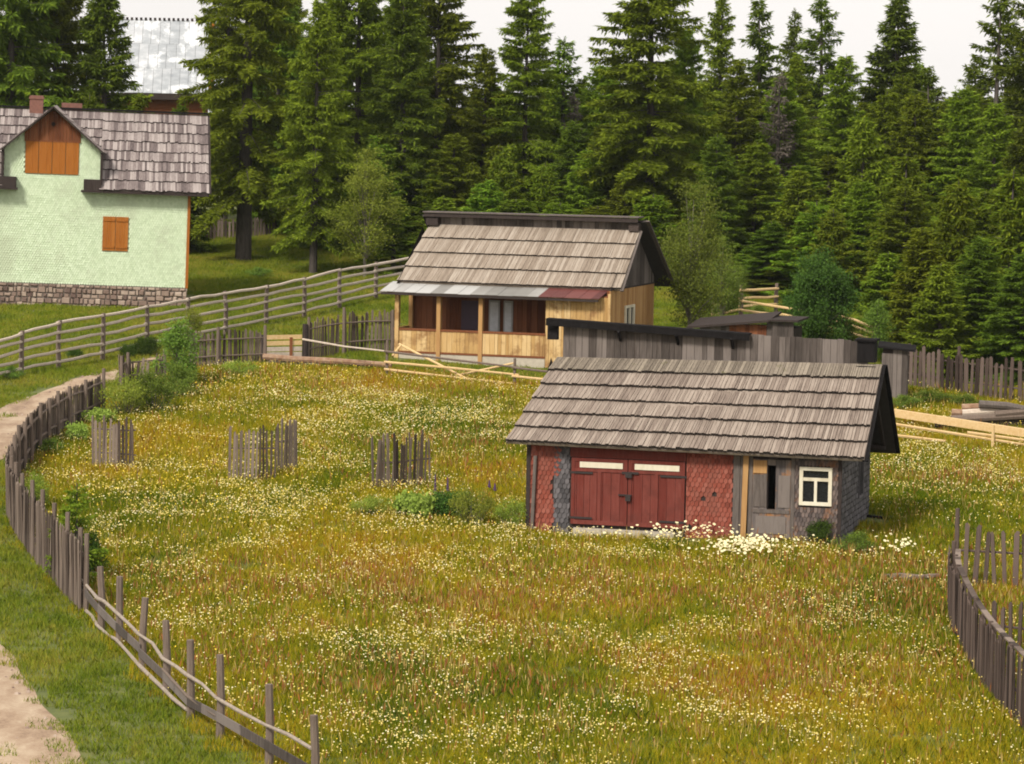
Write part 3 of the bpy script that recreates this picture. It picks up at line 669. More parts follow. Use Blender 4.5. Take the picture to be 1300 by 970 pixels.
def picket_fence(pix, h, label, step=.125, pw=.095, post_every=2.2, rails=(.3, .78), name='picket_fence', smooth=True, group=None, mat='fence', railside=1, hj=.12, lean=.05, posth=1.12, posts=True, cat='fence', railw=.06, world=None, lowthick=.02, grow=0):
    P = world or [G(*q) for q in pix]
    if smooth and len(P) > 2: P = catmull(P)
    P = [ground(p) for p in P]
    base = P[0].copy(); root = empty(name, base, 0, label, cat, group)
    f = MB(); S = resample(P, step)
    for p, d in S:
        if random.random() < .03: continue
        n = Vector((-d.y, d.x, 0)).normalized(); q = ground(p) - base; hl = h * (1 + grow * ((S[0][0].y - p.y) / max(1, S[0][0].y - S[-1][0].y) - .5)); hh = hl * rr(1 - hj, 1 + hj * .6); wv = pw * rr(.75, 1.2)
        top = q + Vector((0, 0, hh)) + d * rr(-lean, lean) * hh + n * rr(-lean, lean) * hh * .8; dx = Vector((d.x, d.y, 0)).normalized() * wv / 2; nn = n * lowthick / 2; q = q - Vector((0, 0, .08))
        sk = rr(-.04, .04); up = Vector((0, 0, 1))
        f.add([q - dx - nn, q + dx - nn, q + dx + nn, q - dx + nn, top - dx * .95 - nn - up * (.03 + sk), top + dx * .95 - nn - up * (.03 - sk), top + dx * .95 + nn - up * (.03 - sk), top - dx * .95 + nn - up * (.03 + sk), top - nn + up * .03, top + nn + up * .03],
              [(0, 1, 5, 8, 4), (2, 3, 7, 9, 6), (1, 2, 6, 9, 8, 5), (3, 0, 4, 8, 9, 7)])
    f.build('pickets', M[mat], root)
    Q = resample(P, post_every)
    if len(Q) > 1 and (P[-1] - Q[-1][0]).xy.length > .7: Q.append((P[-1], Q[-1][1]))
    off = lambda d: Vector((-d.y, d.x, 0)).normalized() * (railside * .06)
    for zf in rails:
        f = MB(); pts = []
        for i, (p, d) in enumerate(resample(P, post_every / 2) + [(P[-1], Q[-1][1])]):
            pts.append(ground(p) - base + off(d) + Vector((0, 0, h * (1 + grow * ((S[0][0].y - p.y) / max(1, S[0][0].y - S[-1][0].y) - .5)) * zf + rr(-.03, .03))))
        f.tube(pts, [railw / 2 * rr(.85, 1.15) for _ in pts], 6); f.build('rail', M[mat], root)
    if posts:
        for p, d in Q:
            q = ground(p) - base + off(d) * 2.1; f = MB(); hh = h * (1 + grow * ((S[0][0].y - p.y) / max(1, S[0][0].y - S[-1][0].y) - .5)) * posth * rr(.95, 1.08)
            f.tube([q - Vector((0, 0, .2)), q + Vector((rr(-.03, .03), 0, hh))], [.075, .06], 7); f.build('post', M[mat], root)
    return root
# yard fence left of the cabin
picket_fence([(497, 447), (440, 449), (388, 458)], 1.55, 'tall grey picket fence running left from the cabin to the small gate', step=.14)
picket_fence([(334, 462), (285, 464), (240, 468)], 1.3, 'grey picket fence between the small gate and the green sapling', step=.125)
picket_fence([(205, 484), (190, 487), (165, 486), (150, 492)], 1.0, 'short run of leaning pickets half buried in green bushes', step=.13, hj=.25, lean=.12)
picket_fence([(127, 524), (108, 533), (84, 545), (56, 565), (32, 592), (16, 622), (8, 650), (15, 672), (30, 695), (62, 735), (102, 778)], 1.5, 'long weathered picket fence curving along the sandy track', grow=.35, hj=.05, step=.1, pw=.115, railside=1, lean=.04, rails=(.3, .82), post_every=1.9, railw=.08, posth=1.16)
# fragments in the meadow
picket_fence([(118, 594), (172, 598)], 1.55, 'leftmost upright picket panel standing alone in the meadow', step=.105, pw=.085, posts=False, smooth=False, cat='fence panel', name='fence_panel', lean=.03, group='loose picket panels in the meadow', rails=(.32, .8), railw=.05)
picket_fence([(291, 612), (350, 611)], 1.62, 'widest picket panel in the meadow, overlapping a narrower one', step=.115, pw=.085, posts=False, smooth=False, cat='fence panel', name='fence_panel', lean=.03, group='loose picket panels in the meadow', rails=(.62,), railw=.05)
picket_fence([(354, 602), (379, 598)], 1.6, 'narrowest picket panel, just behind the widest panel', step=.11, pw=.085, posts=False, smooth=False, cat='fence panel', name='fence_panel', lean=.03, group='loose picket panels in the meadow', rails=(.62,), railw=.05)
picket_fence([(474, 622), (549, 616)], 1.6, 'picket panel beside the dark bush and purple lupins', step=.11, pw=.085, posts=False, smooth=False, cat='fence panel', name='fence_panel', lean=.05, group='loose picket panels in the meadow', rails=(.5,), railw=.05, hj=.2)
# right-hand fences
picket_fence([(1203, 768), (1205, 790), (1216, 815), (1233, 850), (1262, 890), (1300, 930), (1345, 985)], 1.5, 'tightly built picket fence topped by a bowed plank, running out bottom right', mat='fence2', step=.135, pw=.115, railside=1, rails=(.45,), post_every=1.4, posth=1.02, lean=.03, hj=.05)
R1 = empty('bowed_plank', G(1208, 790), 0, 'long grey plank bowed along the top of the tight picket fence', 'plank')
f = MB(); P = [ground(p) for p in catmull([G(*q) for q in [(1212, 772), (1212, 790), (1222, 815), (1240, 850), (1268, 888), (1305, 928), (1350, 983)]])]
b0 = Vector(R1.location)
for a, b_ in zip(P[:-1], P[1:]):
    f.beam(a - b0 + Vector((.05, 0, 1.5)), b_ - b0 + Vector((.05, 0, 1.5)) + (b_ - a) * .02, .14, .035)
f.build('board', M['fence'], R1)
picket_fence([(1212, 742), (1240, 745), (1300, 750), (1350, 752)], 1.55, 'gappy leaning pickets with one tall post at the right edge', mat='fence2', step=.27, pw=.13, smooth=False, rails=(.6,), post_every=5, lean=.09, hj=.12, posth=1.2, lowthick=.04)
picket_fence([(1262, 826), (1300, 832), (1350, 838)], 1.25, 'short row of reddish pickets inside the right fence corner', mat='fence2', step=.24, pw=.11, smooth=False, rails=(.5,), posts=False, lean=.06, hj=.2, lowthick=.04)
# back right grey fence by the forest
picket_fence([(1150, 492), (1200, 500), (1300, 513), (1380, 522)], 1.5, 'dark grey board fence under the spruces at the right', mat='fence2', step=.2, pw=.15, smooth=False, rails=(.35, .8), lean=.03, hj=.15)
picket_fence([(215, 306), (262, 304), (300, 303), (350, 300)], 1.0, 'dim grey fence at the foot of the forest beyond the green yard', step=.2, pw=.14, smooth=False, rails=(.4, .85), lean=.04)

def pole_fence(posts, rails, label, name='pole_fence', mat='pole', pmat='fence', rad=.06, prad=.09, wob=.035, extra=.12, up=None):
    """posts: [(px, base_py, top_py)], rails: fractions of post height"""
    B0 = []
    for px, by, ty in posts:
        g_ = G(px, by); sc_ = F / g_.y; B0.append((g_, (by - ty) / sc_ * 1.01))
    root = empty(name, B0[0][0], 0, label, 'fence'); b0 = B0[0][0]
    for g_, h in B0:
        f = MB(); q = g_ - b0; f.tube([q - Vector((0, 0, .2)), q + Vector((rr(-.03, .03), rr(-.03, .03), h * .6)), q + Vector((rr(-.04, .04), 0, h))], [prad * 1.1, prad, prad * .85], 7); f.build('post', M[pmat], root)
    for i in range(len(B0) - 1):
        (g0, h0), (g1, h1) = B0[i], B0[i + 1]
        for r_f in rails:
            if callable(r_f): continue
            e = (g1 - g0).normalized() * extra; f = MB(); o = Vector((0, -.07, 0))
            a = g0 - b0 - e + Vector((0, 0, h0 * (r_f + rr(-.02, .02)))) + o; b_ = g1 - b0 + e + Vector((0, 0, h1 * (r_f + rr(-.02, .02)))) + o
            f.tube([a, a.lerp(b_, .35) + Vector((0, 0, rr(-wob, wob))), a.lerp(b_, .7) + Vector((0, 0, rr(-wob, wob))), b_], [rad * rr(.8, 1.2), rad, rad, rad * rr(.7, 1)], 6); f.build('rail', M[mat], root)
    return root
pole_fence([(-22, 490, 436), (27, 478, 420), (74.5, 468, 407), (130, 458, 398), (186, 444, 387), (238, 434, 378), (286, 424, 370), (338, 412, 362), (386, 403, 352), (431, 392, 341), (477, 380, 333), (535, 372, 322)], (.16, .36, .56, .76, .95),
    'long fence of five horizontal poles climbing behind the track past the green house')
pole_fence([(940, 405, 362), (985, 400, 360)], (.35, .6, .85), 'short fence of fresh yellow rails just above the plank shed roof', mat='fresh', name='rail_fence')
pole_fence([(905, 420, 384), (940, 414, 378), (1015, 420, 392), (1070, 424, 400), (1115, 440, 414)], (.25, .58, .9), 'fresh yellow rail fence running behind the round dark sapling', mat='fresh', name='rail_fence', rad=.055)
# crooked pole fence lower left
PF = [(108, 772, 705), (128, 800, 718), (152, 822, 730), (181, 852, 757), (211, 884, 786), (242, 912, 810), (279, 938, 829), (341, 975, 866), (400, 1010, 905)]
root = empty('crooked_fence', G(104, 778), 0, 'crooked stick fence with pale top pole at the lower left', 'fence'); b0 = Vector(root.location)
BP = []
for px, by, ty in PF:
    g_ = G(px, by); h = (by - ty) / (F / g_.y); f = MB(); q = g_ - b0
    f.tube([q - Vector((0, 0, .2)), q + Vector((rr(-.02, .02), 0, h * .5)), q + Vector((rr(-.05, .05), rr(-.04, .04), h))], [.095, .088, .08], 7); f.build('post', M['fence'], root); BP.append((q, h))
def crook(zs_, rad, mat, i0, i1, jig, name='rail', flat=False):
    pts = []
    for i in range(i0, i1):
        q, h = BP[i]; q2, _ = BP[i + 1] if i + 1 < len(BP) else BP[i]
        z = zs_[i - i0]
        pts.append(q + Vector((-.08, -.06, z)))
        if i < i1 - 1:
            z2 = zs_[i + 1 - i0]; pts.append(q.lerp(q2, .5) + Vector((-.08 + rr(-jig, jig), -.06, (z + z2) / 2 + rr(-jig, jig))))
    f = MB()
    if flat:
        for a, b_ in zip(pts[:-1], pts[1:]): f.beam(a, b_ + (b_ - a) * .05, .03, .2)
    else: f.tube(pts, [rad * rr(.75, 1.15) for _ in pts], 7)
    f.build(name, M[mat], root)
crook([.72, .78, .84, .85], .045, 'stick', 0, 4, .1); crook([.85, .85, .95, .88, .9, .95], .04, 'stick', 3, 9, .09)
crook([.5, .55, .5, .55], .1, 'grey', 0, 4, .0, 'middle_plank', True); crook([.45, .5, .4, .5, .5, .5], .1, 'grey', 3, 9, .0, 'middle_plank', True)
crook([.05, .12, .2, .15, .2, .2], .045, 'stick', 0, 6, .09); crook([.62, .5, .5], .035, 'fence', 4, 7, .04)

# low rail fence in front of the cabin with fallen poles
def pole(name, a, b_, label, ra, rb, mat='fresh', cat='pole', flat=None, sag=0):
    a = Vector(a); b_ = Vector(b_); f = MB(); mid = a.lerp(b_, .5) - Vector((0, 0, sag))
    if flat: f.beam(Vector((0, 0, 0)), b_ - a, *flat)
    else: f.tube([Vector((0, 0, 0)), mid - a, b_ - a], [ra, (ra + rb) / 2, rb], 8)
    o = f.build(name, M[mat], None, a); return tag(o, label, cat)
root = empty('low_fence', G(491, 478), 0, 'low rail fence of thin dark and yellow poles before the cabin', 'fence'); b0 = Vector(root.location)
pw_ = [(G(491, 478), 1.35), (G(653, 491), 1.05), (G(725, 497), 1.05)]
for g_, h in pw_:
    f = MB(); f.tube([g_ - b0 - Vector((0, 0, .2)), g_ - b0 + Vector((0, 0, h))], [.06, .05], 7); f.build('post', M['fence'], root)
g_ = G(384, 462); 
for (h0, h1, m_, k0, k1) in ((.95, .72, 'fence', 0, 1), (.55, .45, 'fresh', 0, 1), (.28, .1, 'fresh', 0, 1), (.72, .7, 'fence', 1, 2), (.4, .35, 'fresh', 1, 2)):
    f = MB(); a = pw_[k0][0] - b0 + Vector((-.1, -.07, h0)); b_ = pw_[k1][0] - b0 + Vector((.15, -.07, h1)); f.tube([a, a.lerp(b_, .5) + Vector((0, 0, rr(-.05, .03))), b_], [.045, .045, .035], 6); f.build('rail', M[m_], root)
f = MB(); a = g_ - b0 + Vector((0, -.07, .95)); b_ = pw_[0][0] - b0 + Vector((0, -.07, .95)); f.tube([a, a.lerp(b_, .5) - Vector((0, 0, .05)), b_], [.04, .035, .03], 6); f.build('rail', M['pole'], root)
a = AT(507, 437, G(500, 465)[1] - .6); b_ = G(604, 488) + Vector((0, 0, .04)); pole('long_pole', a, b_, 'long pale pole leaning down to the right across the low fence', .05, .04)
a = G(573, 480) + Vector((0, 0, .05)); b_ = AT(652, 461, G(652, 489)[1] - .12); pole('long_pole', a, b_, 'pale pole crossing the leaning one, rising toward the barn', .045, .035)
a = AT(498, 452, G(498, 478)[1] + .1); b_ = AT(509, 438, a[1] + .3); pole('short_brace', a, b_, 'short slanting brace by the fence post at the porch corner', .04, .04, cat='brace')
# trimmed log on stones
a = G(334, 463) + Vector((0, 0, .28)); b_ = G(497, 470) + Vector((0, 0, .2))
f = MB(); v = b_ - a
f.tube([v * t + Vector((0, 0, rr(-.02, .02))) for t in np.linspace(0, 1, 9)], [.13, .125, .13, .12, .125, .11, .115, .10, .11], 8); o = f.build('log', M['log'], None, a); tag(o, 'long barked log lying on stones from gate to low fence', 'log')
f = MB(); 
f.hexa([(-1.0, -.35, -.2), (1.25, -.3, -.2), (1.2, .3, -.2), (-.9, .35, -.2)], [(-.9, -.25, .16), (1.1, -.2, .16), (1.0, .25, .16), (-.8, .25, .16)]); o = f.build('stone_block', M['concrete'], None, G(368, 464)); tag(o, 'pale flat stone under the log by the small gate', 'stone')
# small gate of boards
root = empty('gate', G(334, 460), 0, 'small gate of pale horizontal boards between two dark posts', 'gate'); b0 = Vector(root.location); b1 = G(383, 459) - b0
for z_, m_ in ((.96, 'fresh'), (.72, 'fresh'), (.5, 'pole'), (.3, 'pole')):
    f = MB(); f.beam(Vector((0, -.05, z_)), b1 + Vector((0, -.05, z_ + rr(-.02, .03))), .03, .17); f.build('board', M[m_], root)
for q, hh in ((Vector((0, 0, 0)), 1.05), (b1 + Vector((.12, 0, 0)), 1.45)):
    f = MB(); f.tube([q - Vector((0, 0, .2)), q + Vector((0, 0, hh))], [.12, .1], 8); f.build('post', M['dark'], root)
f = MB(); f.beam(b1 * .72 + Vector((0, -.08, .15)), b1 * .72 + Vector((0, -.08, .95)), .12, .03); f.build('brace', M['brownb'], root)
# right side beams, log pile
g1 = G(1122, 533); g2 = G(1306, 568)
pole('squared_beam', g1 + Vector((-1, .2, .42)), g2 + Vector((.3, 0, .42)), 'thick squared orange beam lying across posts right of the barn', 0, 0, 'fresh', 'beam', flat=(.2, .26))
root = empty('rail_fence', G(1260, 572), 0, 'pale thin rail fence below the squared beam, right of barn', 'fence'); b0 = Vector(root.location)
f = MB(); f.tube([(0, 0, -.2), (0, 0, .85)], [.06, .05], 7); f.build('post', M['fresh'], root)
for (p0, p1) in (((1120, 536), (1310, 566)), ((1122, 551), (1200, 560)), ((1262, 568), (1320, 580)), ((1228, 549), (1310, 560))):
    D_ = G(1260, 572)[1]; f = MB(); t0 = (p0[0] - 1260) / 38.; a = Vector(AT(*p0, D_ + .1 - t0 * .0)) - b0; b_ = Vector(AT(*p1, D_ + .1)) - b0
    f.tube([a, a.lerp(b_, .5), b_], [.05, .05, .04], 6); f.build('rail', M['fresh'], root)
f = MB(); f.tube([Vector(AT(1124, 560, G(1260, 572)[1])) - b0 - Vector((0, 0, .4)), Vector(AT(1124, 536, G(1260, 572)[1])) - b0], [.05, .05], 6); f.build('post', M['fence'], root)
gp = G(1255, 545)
for i, (dx, dz, ln, an, m_, lb) in enumerate([(-.2, .13, 3.2, 4, 'dark', 'lowest dark log of the pile by the board fence'), (1.6, .14, 3.0, -6, 'dark', 'lower dark log at the right end of the pile'), (.0, .38, 2.6, 8, 'fence', 'reddish log lying second in the pile'), (1.2, .40, 2.8, -4, 'grey', 'grey split log resting on the dark lower ones'),
        (.3, .6, 2.4, 12, 'pole', 'pale grey log slanting across the top of the pile'), (1.5, .66, 2.6, 20, 'fence', 'topmost log tilting up toward the right edge'), (-.6, .5, 1.3, -8, 'log', 'short brown log at the pile left end'), (.9, .22, 2.9, 0, 'dark', 'shadowed log in the middle of the pile bottom'), (.6, .8, 1.9, -14, 'grey', 'grey log crossing the pale one at the top'), (-.3, .72, 1.2, 6, 'log', 'stubby brown log sticking out left near the top')]):
    f = MB(); a = R(an); f.tube([(-ln / 2, 0, -math.sin(a) * ln * .15), (0, rr(-.05, .05), .02), (ln / 2, 0, math.sin(a) * ln * .3)], [.13, .13, .11], 8)
    o = f.build('log', M[m_], None, gp + Vector((dx, .25 - (i % 3) * .15, dz))); tag(o, lb, 'log', 'logs in the pile by the board fence')
# outhouse
B = G(1134, 510); oh = empty('outhouse', B, R(-8), 'narrow grey plank outhouse with small dark roof behind the barn gable', 'outhouse'); s_ = F / B.y
hh = (508 - 440) / s_; f = MB(); f.box(-.42, .42, .03, .95, -.2, hh - .05); f.build('wall', M['dark'], oh)
f = MB(); planks(f, (-.45, 0), (.47, 0), -.1, lambda q: hh - (.18 if q < .4 else 0), (0, -1), .2, .03, .012); planks(f, (.45, 0), (.45, .95), -.1, hh, (1, 0), .2, .03, .012); f.build('boards', M['grey'], oh)
f = MB(); f.hexa([(-.6, -.2, hh + .02), (.75, -.2, hh - .1), (.75, 1.1, hh), (-.6, 1.1, hh + .12)], [(-.6, -.2, hh + .09), (.75, -.2, hh - .03), (.75, 1.1, hh + .07), (-.6, 1.1, hh + .19)]); f.build('roof', M['black'], oh)
# plank shed behind barn
D = G(950, 470)[1]; c0 = AT(945, 440, D); sh = empty('shed', (c0[0], D, H(c0[0], D)), R(-14), 'low plank shed with sloping dark roof just above the barn ridge', 'shed'); s_ = F / D
zt = AT(945, 408, D)[2] - sh.location.z
f = MB(); f.box(-1.7, 1.85, .05, 2.2, -.2, zt - .25); f.build('wall', M['dark'], sh)
f = MB(); planks(f, (-.6, 0), (.85, 0), zt - .62, zt - .12, (0, -1), .16, .03, .01); f.build('brown_boards', M['brownb'], sh)
f = MB(); planks(f, (-1.75, -.0), (-.6, -.0), -.1, zt - .2, (0, -1), .18, .03, .01); planks(f, (-.6, 0), (.85, 0), -.1, zt - .64, (0, -1), .18, .03, .01); planks(f, (.85, -.02), (1.9, -.02), -.1, zt + .02, (0, -1), .2, .03, .012); f.build('grey_boards', M['grey'], sh)
f = MB(); f.hexa([(-2.2, -.35, zt - .33), (1.0, -.35, zt + .02), (1.0, 2.4, zt + .2), (-2.2, 2.4, zt - .15)], [(-2.2, -.35, zt - .25), (1.0, -.35, zt + .10), (1.0, 2.4, zt + .28), (-2.2, 2.4, zt - .07)]); f.box(.9, 2.1, -.25, 2.3, zt + .04, zt + .12); f.build('roof', M['dark'], sh)
# dim hut in the forest
D = 165.; c0 = AT(943, 372, D); hu = empty('hut', (c0[0], D, H(c0[0], D)), R(-10), 'dim grey board hut deep among the spruces above the shed', 'hut')
zt = AT(943, 343, D)[2] - hu.location.z; f = MB(); f.box(-1, 1, .04, 2, -.2, zt - .05); f.build('wall', M['dark'], hu)
f = MB(); planks(f, (-1, 0), (1, 0), -.1, zt - .1, (0, -1), .2, .03); f.build('boards', M['grey'], hu); f = MB(); slab(f, [(-1.3, -.3, zt - .1), (1.3, -.3, zt - .1), (1.3, 2.2, zt + .5), (-1.3, 2.2, zt + .5)], .06); f.build('roof', M['dark'], hu)
# debris
f = MB(); f.tube([(-.7, 0, .08), (-.2, .1, .13), (.3, 0, .1), (.85, .15, .16)], [.1, .08, .09, .05], 7); f.tube([(-.5, -.2, .05), (.1, -.1, .08)], [.12, .1], 7); o = f.build('driftwood', M['fence'], None, G(1152, 738)); tag(o, 'weathered broken branch lying in grass right of the barn', 'branch')

# ---------------------------------------------------------------- vegetation builders
def kites(C0, dirs, nrm, ln, wd):
    """leaf shaped quads: base, side, tip, side"""
    s = np.cross(dirs, nrm); s /= np.linalg.norm(s, axis=1)[:, None] + 1e-9
    a = C0; b = C0 + dirs * (ln * .5)[:, None] + s * (wd / 2)[:, None]; c = C0 + dirs * ln[:, None]; d = C0 + dirs * (ln * .5)[:, None] - s * (wd / 2)[:, None]
    V = np.stack([a, b, c, d], 1).reshape(-1, 3); Fc = np.arange(len(V)).reshape(-1, 4); return V, Fc
def unit(v): return v / (np.linalg.norm(v, axis=1)[:, None] + 1e-9)
def spruce_mesh(seed, Ht, Rd, z0, dens=1.0, droop=.35, mats=('needle', 'needle2'), gaps=.1, spray=.26, newp=.4, power=.8, jag=.35, trk=1):
    g = np.random.default_rng(seed); Cs, Ds, Ls, Ws, Ms = [], [], [], [], []; bt = MB()
    z = z0
    tr = (Ht * .0115 + .03) * trk
    lean = g.normal(0, .01, 2)
    while z < Ht - .12:
        t = (z - z0) / (Ht - z0)
        nb = int(g.integers(4, 8)) if t < .9 else 4
        prof = Rd * ((1 - t) ** power) * (.72 + .28 * min(1, t * 6 + .4)) + .12
        for k in range(nb):
            if g.random() < gaps: continue
            az = g.uniform(0, 2 * math.pi); Lb = prof * g.uniform(1 - jag, 1.15)
            if g.random() < .12: Lb *= .55
            dh = np.array([math.cos(az), math.sin(az), 0]); sd = np.array([-math.sin(az), math.cos(az), 0])
            zb = z + g.uniform(-.12, .12); up0 = .5 * t + .05; dr = droop * (1 - t * .7) * g.uniform(.7, 1.4)
            def pos(s):
                s = np.asarray(s); return np.outer(s * Lb, dh) + np.stack([0 * s, 0 * s, Lb * (up0 * s - dr * s ** 1.5 + .18 * dr * s ** 4) + zb], -1) + np.outer(np.ones_like(s), [lean[0] * zb, lean[1] * zb, 0])
            if Lb > .5 and g.random() < .6:
                q = pos(np.linspace(0, .9, 4)); bt.tube([tuple(v) for v in q], [.035 * Lb / 2 + .012, .02, .014, .006], 4)
            n = max(6, int(Lb * 20 * dens)); s = (np.arange(n) + g.random(n)) / n; s = s ** .85
            s = s[s > .12 * min(1, Lb)]; n = len(s); P0 = pos(s)
            for side in (-1, 1, 0):
                if side == 0:
                    tl = np.full(n, .42) * g.uniform(.5, 1.3, n) * (1 - .4 * s); td = unit(dh * .35 + np.array([0, 0, -1.0]) * g.uniform(.3, 1.1, n)[:, None] + sd * g.normal(0, .35, n)[:, None])
                else:
                    tl = np.minimum(.75, .42 * Lb) * (1 - .72 * s) * g.uniform(.6, 1.2, n)
                    td = unit(dh * .75 + sd * side * g.uniform(.6, 1.1, n)[:, None] + np.outer(g.normal(-.28, .16, n), [0, 0, 1]))
                m = 2 if side == 0 else 3
                for j in range(m):
                    ff = (j + .2) / m; c = P0 + td * (tl * ff)[:, None] + np.outer(-.12 * tl * ff, [0, 0, 1])
                    keep = (tl * ff > .03) | (j == 0)
                    dd = unit(td + g.normal(0, .28, (n, 3)))
                    Cs.append(c[keep]); Ds.append(dd[keep]); k_ = keep.sum(); Ls.append(spray * g.uniform(.6, 1.25, k_)); Ws.append(spray * .30 * g.uniform(.6, 1.3, k_))
                    Ms.append(((g.random(k_) < newp * (1 if j == m - 1 else .12)) & (side != 0)).astype(int))
            # tip
            c = pos(np.array([.9, 1.0])); Cs.append(c); Ds.append(unit(np.tile(dh, (2, 1)) + g.normal(0, .2, (2, 3)))); Ls.append(np.full(2, spray)); Ws.append(np.full(2, spray * .3)); Ms.append(np.ones(2, int) * (newp > .2))
        z += (.17 + .11 * (1 - t)) / dens ** .5
    C_ = np.concatenate(Cs); D_ = np.concatenate(Ds); l = np.concatenate(Ls); wv = np.concatenate(Ws); mi = np.concatenate(Ms)
    # leader
    k = 26; zz = np.linspace(Ht - .9, Ht, k); C_ = np.vstack([C_, np.stack([0 * zz, 0 * zz, zz], -1)]); D_ = np.vstack([D_, unit(np.stack([g.normal(0, .6, k), g.normal(0, .6, k), np.full(k, .8)], -1))]); l = np.append(l, np.full(k, .16)); wv = np.append(wv, np.full(k, .05)); mi = np.append(mi, np.ones(k, int) * 0)
    nr = unit(g.normal(0, .5, (len(C_), 3)) + [0, 0, 1]); V, Fc = kites(C_, D_, nr, l, wv)
    crown = np_mesh('crown', V, Fc, [M[mats[0]], M[mats[1]]], mi)
    bt.tube([(0, 0, -.4), (.0, 0, .15), (lean[0] * Ht * .5, lean[1] * Ht * .5, Ht * .5), (lean[0] * Ht, lean[1] * Ht, Ht)], [tr * 1.5, tr * 1.05, tr * .6, .012], 8)
    tm = bpy.data.meshes.new('trunk'); tm.from_pydata(bt.v, [], bt.f); tm.materials.append(M['bark']); tm.update()
    return crown, tm, Ht, Rd
def leafy_mesh(seed, Ht, Rx, zc, Rz, nclump, nleaf, leaf, mat, bark='birchbark', clump=.35, trunk=True, shape=None, tr=None, stems=1):
    g = np.random.default_rng(seed); C_ = []
    cen = []
    while len(cen) < nclump:
        p = g.uniform(-1, 1, 3); r_ = np.linalg.norm(p)
        if r_ > 1 or r_ < .25: continue
        p = p * (.75 + .35 * g.random())
        wdt = 1.0 if shape is None else shape(p[2]); cen.append((p[0] * Rx * wdt, p[1] * Rx * wdt, zc + p[2] * Rz))
    cen = np.array(cen); n = nclump * nleaf
    off = g.normal(0, clump * .5, (n, 3)) * [1, 1, .8]; P = np.repeat(cen, nleaf, 0) + off
    P[:, 2] = np.maximum(P[:, 2], .03)
    d = unit(g.normal(0, 1, (n, 3)) + [0, 0, -.25]); nr = unit(g.normal(0, .7, (n, 3)) + [0, 0, .8]); V, Fc = kites(P, d, nr, leaf * g.uniform(.6, 1.3, n), leaf * .6 * g.uniform(.7, 1.2, n))
    crown = np_mesh('crown', V, Fc, [M[mat]]); bt = MB(); tr = tr or Ht * .011 + .012
    if trunk:
        bt.tube([(0, 0, -.3), (.03 * Ht * .3, 0, Ht * .35), (0, 0, Ht * .9)], [tr, tr * .75, .01], 7)
        for c in cen[: min(40, nclump)]:
            z = max(.1, c[2] * .55); bt.tube([(0, 0, z * .8), (c[0] * .5, c[1] * .5, (z + c[2]) / 2), tuple(c)], [tr * .35, tr * .22, .005], 4)
    else:
        for c in cen[: min(30, nclump)]: bt.tube([(c[0] * .25, c[1] * .25, -.05), tuple(c)], [.014, .005], 4)
    tm = bpy.data.meshes.new('trunk'); tm.from_pydata(bt.v, [], bt.f); tm.materials.append(M[bark]); tm.update()
    return crown, tm, Ht, Rx
def place_tree(pr, loc, sz, sxy, rz, name, label, cat='tree', group=None, tn='trunk', cn='crown'):
    r_ = empty(name, loc, rz, label, cat, group); r_.scale = (sxy, sxy, sz); r_.rotation_euler = (rr(-.02, .02), rr(-.02, .02), rz)
    c = bpy.data.objects.new(cn, pr[0]); COL.objects.link(c); c.parent = r_
    t = bpy.data.objects.new(tn, pr[1]); COL.objects.link(t); t.parent = r_
    return r_
def tree_at(pr, px, D, top, wpx, name, label, group=None, base=None, cat='tree', leafr=1.0, rz=None):
    if base is not None: g_ = G(px, base); D = g_.y
    c0 = AT(px, 300, D); x = c0[0]; z = H(x, D); loc = (x, D, z)
    h = AT(px, top, D)[2] - z
    return place_tree(pr, loc, h / pr[2], (wpx / (F / D)) / (2 * pr[3]), rr(0, 6.28) if rz is None else rz, name, label, cat, group)

SP = {
 'airy': [spruce_mesh(1, 17, 3.2, 1.6, .95, .55, ('needle', 'needle2'), gaps=.24, spray=.30, power=.6, newp=.3), spruce_mesh(2, 17, 3.2, 2.0, .95, .5, ('needle', 'needle2'), gaps=.27, spray=.30, power=.6, newp=.3)],
 'dense': [spruce_mesh(3, 14, 2.6, .8, 1.1, .45, ('needle', 'needle2'), gaps=.16, power=.6, jag=.5), spruce_mesh(4, 14, 2.6, .9, 1.1, .45, ('needle3', 'needle'), gaps=.08, power=.75), spruce_mesh(5, 14, 2.5, .7, 1.0, .3, ('needle', 'needle2'), gaps=.25, power=.65, jag=.55)],
 'spire': [spruce_mesh(6, 12, 2.1, .6, .9, .3, ('needle3', 'needle'), gaps=.32, power=.75, newp=.3, jag=.5), spruce_mesh(7, 12, 2.1, .6, .8, .25, ('needle3', 'needle'), gaps=.42, power=.8, newp=.3, jag=.55), spruce_mesh(8, 12, 2.1, .6, 1.15, .3, ('needle3', 'needle'), gaps=.05, power=.95, newp=.1)],
 'yard': [spruce_mesh(41, 17, 3.2, 2.6, 1.0, .6, ('needle', 'needle2'), gaps=.3, spray=.28, power=.55, newp=.3, trk=1.5), spruce_mesh(42, 12, 2.4, 1.9, 1.1, .5, ('needle', 'needle2'), gaps=.1, spray=.24, power=.65, newp=.4, trk=1.2)],
 'dead': [spruce_mesh(43, 11, 1.3, 1.5, .5, .2, ('deadtwig', 'deadtwig'), gaps=.3, spray=.2, power=.8, jag=.6)],
 'young': [spruce_mesh(9, 7, 1.7, .25, 1.25, .2, ('needle', 'needle2'), gaps=.06, power=.85, newp=.6, spray=.22), spruce_mesh(10, 7, 1.7, .3, 1.25, .25, ('needle', 'youngn'), gaps=.08, power=.8, newp=.7, spray=.22), spruce_mesh(11, 7, 1.8, .25, 1.25, .22, ('youngn', 'needle2'), gaps=.08, power=.8, newp=.7, spray=.22)],
}
